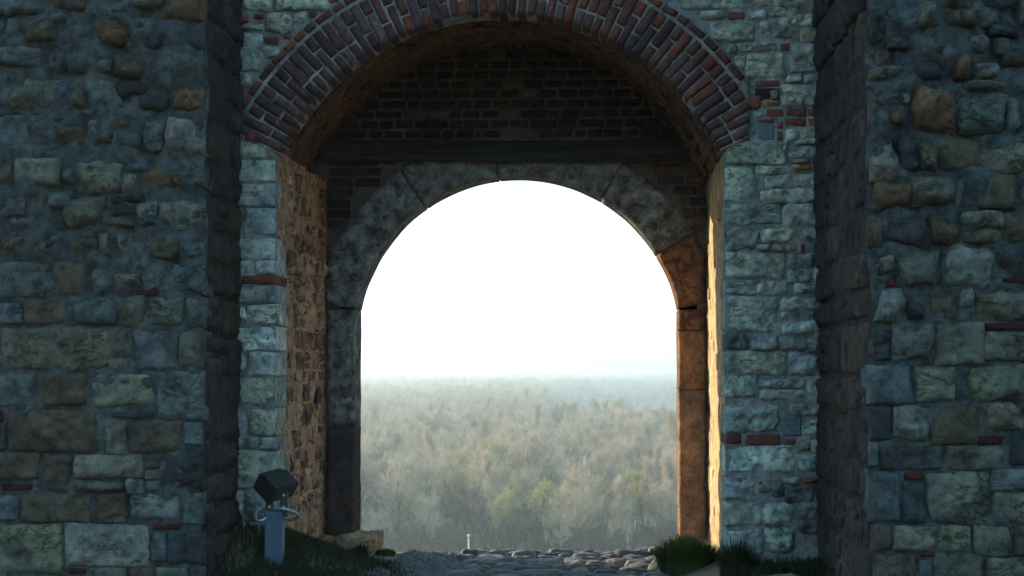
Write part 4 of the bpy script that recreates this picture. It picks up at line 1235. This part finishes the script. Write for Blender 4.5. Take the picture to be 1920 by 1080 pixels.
def rot_dir(d, ang, az):
    d = d.normalized()
    a = d.cross(Vector((0, 0, 1)) if abs(d.z) < 0.95 else Vector((1, 0, 0))).normalized()
    b = d.cross(a)
    return (d * math.cos(ang) + (a * math.cos(az) + b * math.sin(az)) * math.sin(ang)).normalized()

def tree_meshes(seed, H, spread_, bole, nl, ns, ntw, lean=0.0, up=0.25, buds=0, budsize=0.2, twig_w=0.022, narrow=1.0):
    r = random.Random(seed)
    T, C = MB(), MB()
    base = Vector((0, 0, -0.3))
    d = rot_dir(Vector((0, 0, 1)), lean, r.uniform(0, 6.28))
    pts, rad = [base], [H * 0.019]
    nseg = 7
    p = base
    for k in range(nseg):
        d = (d + Vector((r.uniform(-.1, .1), r.uniform(-.1, .1), 0.04))).normalized()
        p = p + d * (H * 0.86 / nseg)
        pts.append(p)
        rad.append(H * 0.019 * (1 - 0.88 * (k + 1) / nseg) + 0.02)
    T.tube(pts, rad, 6, 0)
    def along(t):
        q = t * nseg
        i = min(int(q), nseg - 1)
        return pts[i].lerp(pts[i + 1], q - i), rad[i] + (rad[i + 1] - rad[i]) * (q - i)
    def twig(p0, d0, L, w, depth):
        p1 = p0 + d0 * L * 0.5
        d1 = (d0 + Vector((r.uniform(-.25, .25), r.uniform(-.25, .25), r.uniform(0, .3)))).normalized()
        p2 = p1 + d1 * L * 0.5
        s = d0.cross(Vector((r.uniform(-1, 1), r.uniform(-1, 1), r.uniform(-1, 1))))
        if s.length < 1e-4:
            return
        s = s.normalized() * w
        C.add([p0 - s, p0 + s, p1 + s * 0.7, p1 - s * 0.7, p2], [(0, 1, 2, 3), (3, 2, 4)], 0)
        if depth:
            for _ in range(depth):
                t = r.uniform(0.2, 1.0)
                q = p0.lerp(p1, t * 2) if t < 0.5 else p1.lerp(p2, t * 2 - 1)
                dd = rot_dir(d1, r.uniform(0.35, 0.9), r.uniform(0, 6.28))
                ll = L * r.uniform(0.35, 0.6)
                s2 = dd.cross(Vector((r.uniform(-1, 1), r.uniform(-1, 1), r.uniform(-1, 1)))).normalized() * w * 0.75
                C.add([q - s2, q + s2, q + dd * ll], [(0, 1, 2)], 0)
                if buds and r.random() < buds:
                    for _b in range(2):
                        cc = q + dd * ll * r.uniform(0.3, 1.05)
                        a_ = Vector((r.uniform(-1, 1), r.uniform(-1, 1), r.uniform(-1, 1))).normalized() * budsize
                        b_ = a_.cross(Vector((r.uniform(-1, 1), r.uniform(-1, 1), r.uniform(-1, 1)))).normalized() * budsize
                        C.add([cc - a_, cc + b_, cc + a_, cc - b_], [(0, 1, 2, 3)], 1)
    for i in range(nl):
        t = bole + (1 - bole) * ((i + r.random()) / nl) ** 0.9
        p0, r0 = along(min(t, 0.995))
        ang = math.radians(r.uniform(35, 65)) * narrow
        L = H * spread_ * r.uniform(0.7, 1.15) * (1.15 - 0.75 * (t - bole) / (1 - bole))
        dd = rot_dir(Vector((0, 0, 1)), ang, i * 2.4 + r.uniform(-.5, .5))
        lp, lr = [p0], [max(0.05, r0 * 0.62)]
        q = p0
        for k in range(4):
            dd = (dd + Vector((r.uniform(-.22, .22), r.uniform(-.22, .22), up * r.uniform(0.3, 1.2)))).normalized()
            q = q + dd * L / 4
            lp.append(q)
            lr.append(lr[0] * (1 - 0.8 * (k + 1) / 4))
        T.tube(lp, lr, 4, 0, cap=False)
        for j in range(ns):
            tt = r.uniform(0.2, 1.0) * 4
            ii = min(int(tt), 3)
            sp = lp[ii].lerp(lp[ii + 1], tt - ii)
            sd = rot_dir(lp[ii + 1] - lp[ii], r.uniform(0.4, 0.95) * (0.6 + 0.4 * narrow), r.uniform(0, 6.28))
            sd = (sd + Vector((0, 0, up))).normalized()
            SL = L * r.uniform(0.28, 0.5)
            m1 = sp + sd * SL * 0.5
            sd2 = (sd + Vector((r.uniform(-.25, .25), r.uniform(-.25, .25), up * 0.7))).normalized()
            m2 = m1 + sd2 * SL * 0.5
            C.tube([sp, m1, m2], [0.05, 0.035, 0.012], 3, 0, cap=False)
            for _ in range(ntw):
                t3 = r.uniform(0.1, 1.0)
                tp = sp.lerp(m1, t3 * 2) if t3 < 0.5 else m1.lerp(m2, t3 * 2 - 1)
                td = rot_dir(sd2, r.uniform(0.3, 0.95), r.uniform(0, 6.28))
                td = (td + Vector((0, 0, up * 0.8))).normalized()
                twig(tp, td, r.uniform(0.9, 2.0) * H / 18, twig_w, 3)
    return T, C

KINDS = {}
def kind(key, n, mats_t, mats_c, **kw):
    for k in range(n):
        T, C = tree_meshes(hash((len(key), k * 13 + ord(key[0]) * 7)) & 0xffff, **kw)
        KINDS.setdefault(key, []).append((mesh('trunk', T.v, T.f, [mats_t], True, T.m), mesh('crown', C.v, C.f, mats_c, False, C.m)))
kind('broad', 4, B_TRUNK, [B_GREY, L_YELLOW], H=25, spread_=0.40, bole=0.25, nl=16, ns=10, ntw=12, twig_w=0.032)
kind('tall', 3, B_PALE, [B_GREY, L_YELLOW], H=29, spread_=0.21, bole=0.35, nl=18, ns=8, ntw=10, up=0.5, narrow=0.7, twig_w=0.032)
kind('dark', 2, B_TRUNK, [B_DARK, L_YELLOW], H=22, spread_=0.48, bole=0.2, nl=13, ns=9, ntw=12, lean=0.15, twig_w=0.03)
kind('green', 2, B_TRUNK, [B_GREY, L_YELLOW], H=21, spread_=0.4, bole=0.2, nl=14, ns=9, ntw=10, buds=0.5, budsize=0.17, twig_w=0.03)
kind('orange', 1, B_TRUNK, [B_GREY, L_TAN], H=15, spread_=0.4, bole=0.12, nl=14, ns=9, ntw=9, buds=0.8, budsize=0.2, up=0.6)
kind('shrub', 3, B_TRUNK, [B_DARK, L_YELLOW], H=9, spread_=0.6, bole=0.03, nl=14, ns=8, ntw=10, up=0.4, twig_w=0.026)

LABELS = dict(broad='bare grey-brown spreading tree in the front of the hazy wood below the gate',
              tall='tall slender bare tree with pale trunk in the front of the wood below the gate',
              dark='dark-limbed bare tree in the front of the wood below the gate',
              green='yellow-green budding tree in the front of the wood below the gate',
              orange='orange-tan budding tree in the front of the wood below the gate',
              shrub='low dark bare thicket shrub at the foot of the wood below the gate')
NAMES = dict(broad='bare_tree', tall='slender_tree', dark='dark_tree', green='budding_tree', orange='tan_budding_tree', shrub='thicket_shrub')
used, crowd = [], []
def tree(key, var, x, y, s, rz, label=None, group=None, lean=0.0):
    t, c = KINDS[key][var % len(KINDS[key])]
    e = obj(NAMES[key], None, None, (x, y, gz(x, y)), (0, lean, rz), label=label or LABELS[key], cat='shrub' if key == 'shrub' else 'tree', group=None if label else (group or LABELS[key].replace(' in the front of', 's in the front of')))
    e.scale = (s, s, s * rw.uniform(0.9, 1.1))
    to = obj('trunk', t, e)
    co = obj('crown', c, e)
    used.append((key, var % len(KINDS[key]), to, co))
    if not label:
        crowd.append((key, x, y, e))
    return e
rw = random.Random(99)
# the ones that stand out
def at(px, y):
    return (px - 1135) / F * y
tree('dark', 0, at(1012, 462), 462, 0.75, 1.0, 'dark leaning tree trunk at the bottom of the wood, right of the lamp pole', lean=-0.6)
tree('orange', 0, at(835, 700), 700, 1.0, 0.3, 'orange-tan bushy tree left of centre of the wood, seen through the gate')
tree('orange', 0, at(805, 712), 712, 0.85, 2.3, 'lower orange-tan bushy tree just left of the brightest orange one in the wood')
tree('orange', 0, at(1113, 590), 590, 0.8, 4.0, 'small yellow-tan tree among pale trunks right of the middle of the wood')
tree('green', 0, at(1165, 1050), 1050, 1.5, 0.0, 'bright yellow-green tree at upper right of the wood, below the river')
tree('green', 1, at(1130, 900), 900, 1.1, 2.0, 'small round yellow-green tree just below the bright yellow-green one')
tree('dark', 1, at(720, 560), 560, 1.15, 0.5, 'dark arching tree beside the left jamb in the lower wood')
tree('tall', 0, at(1259, 480), 480, 0.95, 0.0, 'pale white-trunked tree standing close beside the right jamb')
tree('tall', 1, at(1250, 486), 486, 0.85, 1.0, 'second pale white-trunked tree from the right jamb')
spots = []
def free(x, y, d):
    for a_, b_ in spots[-400:]:
        if (a_ - x) ** 2 + (b_ - y) ** 2 < d * d:
            return False
    return True
n_ind = 0
tries = 0
for k in range(400):
    y = rw.uniform(424, 462)
    x = y * rw.uniform(-0.152, 0.05)
    if len(spots) < 70 and free(x, y, 4.2):
        spots.append((x, y))
        key = 'shrub' if rw.random() < 0.8 or y > 440 else rw.choice(['broad', 'dark'])
        tree(key, rw.randrange(9), x, y, rw.uniform(0.7, 1.15) if key == 'shrub' else rw.uniform(0.55, 0.7), rw.uniform(0, 6.28))
while n_ind < 150 and tries < 9000:
    tries += 1
    y = 440 + 210 * math.sqrt(rw.random())
    x = y * rw.uniform(-0.152, 0.05)
    key = rw.choices(['broad', 'tall', 'dark', 'green', 'shrub'], [4, 3.6, 1.8, 1.0, 2])[0]
    dmin = 4.5 if key == 'shrub' else 7.5
    if y < 452 and key != 'shrub':
        continue
    if not free(x, y, dmin):
        continue
    spots.append((x, y))
    tree(key, rw.randrange(9), x, y, rw.uniform(0.7, 1.1), rw.uniform(0, 6.28))
    n_ind += 1

# say which is which: by row from the front, then counted from the left jamb
ROWS = [(438, 'thicket row'), (480, 'front row'), (525, 'second row'), (570, 'third row'), (9999, 'fourth row')]
WHAT = dict(broad='bare spreading tree', tall='slender pale-trunked tree', dark='dark-limbed tree', green='yellow-green budding tree', shrub='low dark bare shrub')
def nth(n):
    return f"{n}{'th' if 10 <= n % 100 <= 20 else {1: 'st', 2: 'nd', 3: 'rd'}.get(n % 10, 'th')}"
seen = {}
for key, x, y, e in sorted(crowd, key=lambda q: q[1] / q[2]):
    row = next(i for i, r_ in enumerate(ROWS) if y < r_[0])
    seen[key, row] = seen.get((key, row), 0) + 1
    e['label'] = f"{WHAT[key]}, {nth(seen[key, row])} from the left jamb in the wood's {ROWS[row][1]}"

# the rest of the wood, which reads as one mass
def wood(name, pts, label):
    keys = []
    tmpl = []
    for key in ('broad', 'tall', 'dark', 'green', 'shrub'):
        for var in range(len(KINDS[key])):
            for u in used:
                if u[0] == key and u[1] == var:
                    keys.append((key, var))
                    tmpl.append(u)
                    break
    groups = {}
    for i, (k, v) in enumerate(keys):
        groups.setdefault(k, []).append(i)
    me = bpy.data.meshes.new(name)
    me.from_pydata([p[:3] for p in pts], [], [])
    a_i = me.attributes.new('pick', 'INT', 'POINT')
    a_i.data.foreach_set('value', [rw.choice(groups[p[3]]) for p in pts])
    a_s = me.attributes.new('size', 'FLOAT', 'POINT')
    a_s.data.foreach_set('value', [p[4] for p in pts])
    a_r = me.attributes.new('turn', 'FLOAT_VECTOR', 'POINT')
    a_r.data.foreach_set('vector', [q for p in pts for q in (rw.uniform(-.06, .06), rw.uniform(-.06, .06), rw.uniform(0, 6.28))])
    o = obj(name, me, kind='stuff', label=label, cat='wood')
    ng = bpy.data.node_groups.new(name, 'GeometryNodeTree')
    ng.interface.new_socket('Geometry', in_out='INPUT', socket_type='NodeSocketGeometry')
    ng.interface.new_socket('Geometry', in_out='OUTPUT', socket_type='NodeSocketGeometry')
    nn, ll = ng.nodes, ng.links
    gi, go = nn.new('NodeGroupInput'), nn.new('NodeGroupOutput')
    jn = nn.new('GeometryNodeJoinGeometry')
    for u in reversed(tmpl):
        j2 = nn.new('GeometryNodeJoinGeometry')
        for ob in (u[2], u[3]):
            oi = nn.new('GeometryNodeObjectInfo')
            oi.transform_space = 'ORIGINAL'
            oi.inputs['Object'].default_value = ob
            ll.new(oi.outputs['Geometry'], j2.inputs[0])
        g2 = nn.new('GeometryNodeGeometryToInstance')
        ll.new(j2.outputs[0], g2.inputs[0])
        ll.new(g2.outputs[0], jn.inputs[0])
    ip = nn.new('GeometryNodeInstanceOnPoints')
    ll.new(gi.outputs[0], ip.inputs['Points'])
    ll.new(jn.outputs[0], ip.inputs['Instance'])
    ip.inputs['Pick Instance'].default_value = True
    for nm, ty, sock in (('pick', 'INT', 'Instance Index'), ('turn', 'FLOAT_VECTOR', 'Rotation'), ('size', 'FLOAT', 'Scale')):
        na_ = nn.new('GeometryNodeInputNamedAttribute')
        na_.data_type = ty
        na_.inputs['Name'].default_value = nm
        ll.new(na_.outputs['Attribute'], ip.inputs[sock])
    ll.new(ip.outputs[0], go.inputs[0])
    o.modifiers.new('wood', 'NODES').node_group = ng
    return o
pts = []
rings = [(425, 650, 70, 1.0), (645, 1000, 95, 1.0), (1000, 1600, 130, 1.0), (1600, 2700, 190, 1.0), (2700, 4200, 380, 1.1), (4200, 6800, 900, 1.3)]
fx0, fx1 = -0.27, 0.17
for y0, y1, area, sc_ in rings:
    n = int((fx1 - fx0) * (y1 * y1 - y0 * y0) / 2 / area)
    yy = np.sqrt(np.array([rw.random() for _ in range(n)]) * (y1 * y1 - y0 * y0) + y0 * y0)
    xx = yy * np.array([rw.uniform(fx0, fx1) for _ in range(n)])
    zz = ground_z(xx, yy)
    pn = noise(np.stack([xx / 130, yy / 200, xx * 0], -1), 91)
    gn = noise(np.stack([xx / 70, yy / 120, xx * 0], -1), 92)
    tn = noise(np.stack([xx / 40, yy / 60, xx * 0], -1), 93)
    for x, y, z, a_, b_, c_ in zip(xx, yy, zz, pn, gn, tn):
        if y0 < 640 and -0.155 < x / y < 0.053:
            if rw.random() < 0.75:
                continue
        if y > 1900 and y < 2700 and in_water(x, y + 10):
            continue
        wts = [5, 4.0 if a_ > -0.1 else 1.2, 1.2, 5.0 if b_ > 0.42 else 0.25, 3.0 if y < 1200 else 1.0]
        key = rw.choices(['broad', 'tall', 'dark', 'green', 'shrub'], wts)[0]
        s = sc_ * rw.uniform(0.7, 1.15) * (1 + 0.22 * c_)
        if y > 1300 and y < 3500 and x / y < -0.028:
            s *= 1.05
        if 1150 < y < 2150 and x / y > -0.036:      # low growth before the river, so that the water shows over it
            cap = (50.0 - 0.0214 * y) / dict(broad=26, tall=30, dark=23, green=22, shrub=10)[key]
            s = min(s, max(0.1, cap * rw.uniform(0.6, 1.0)))
        pts.append((x, y, z - 0.1, key, s))
wood('far_wood', pts, 'hazy leafless wood filling the plain beyond the gate')
print('wood instances', len(pts))

# ------------------------------------------------------------------ haze
if HAZE:
    mb = MB()
    mb.box(-4000, 4000, -62, 9700, -60, 9.6)
    m = bpy.data.materials.new('haze_air')
    m.use_nodes = True
    nd, ln = m.node_tree.nodes, m.node_tree.links
    nd.remove(nd['Principled BSDF'])
    pv = nd.new('ShaderNodeVolumePrincipled')
    pv.inputs['Color'].default_value = (0.74, 0.85, 0.90, 1)
    pv.inputs['Density'].default_value = HAZE
    pv.inputs['Anisotropy'].default_value = 0.75
    ln.new(pv.outputs[0], nd['Material Output'].inputs['Volume'])
    mb.obj('haze', [m], kind='stuff', label='pale haze over the plain', cat='haze')
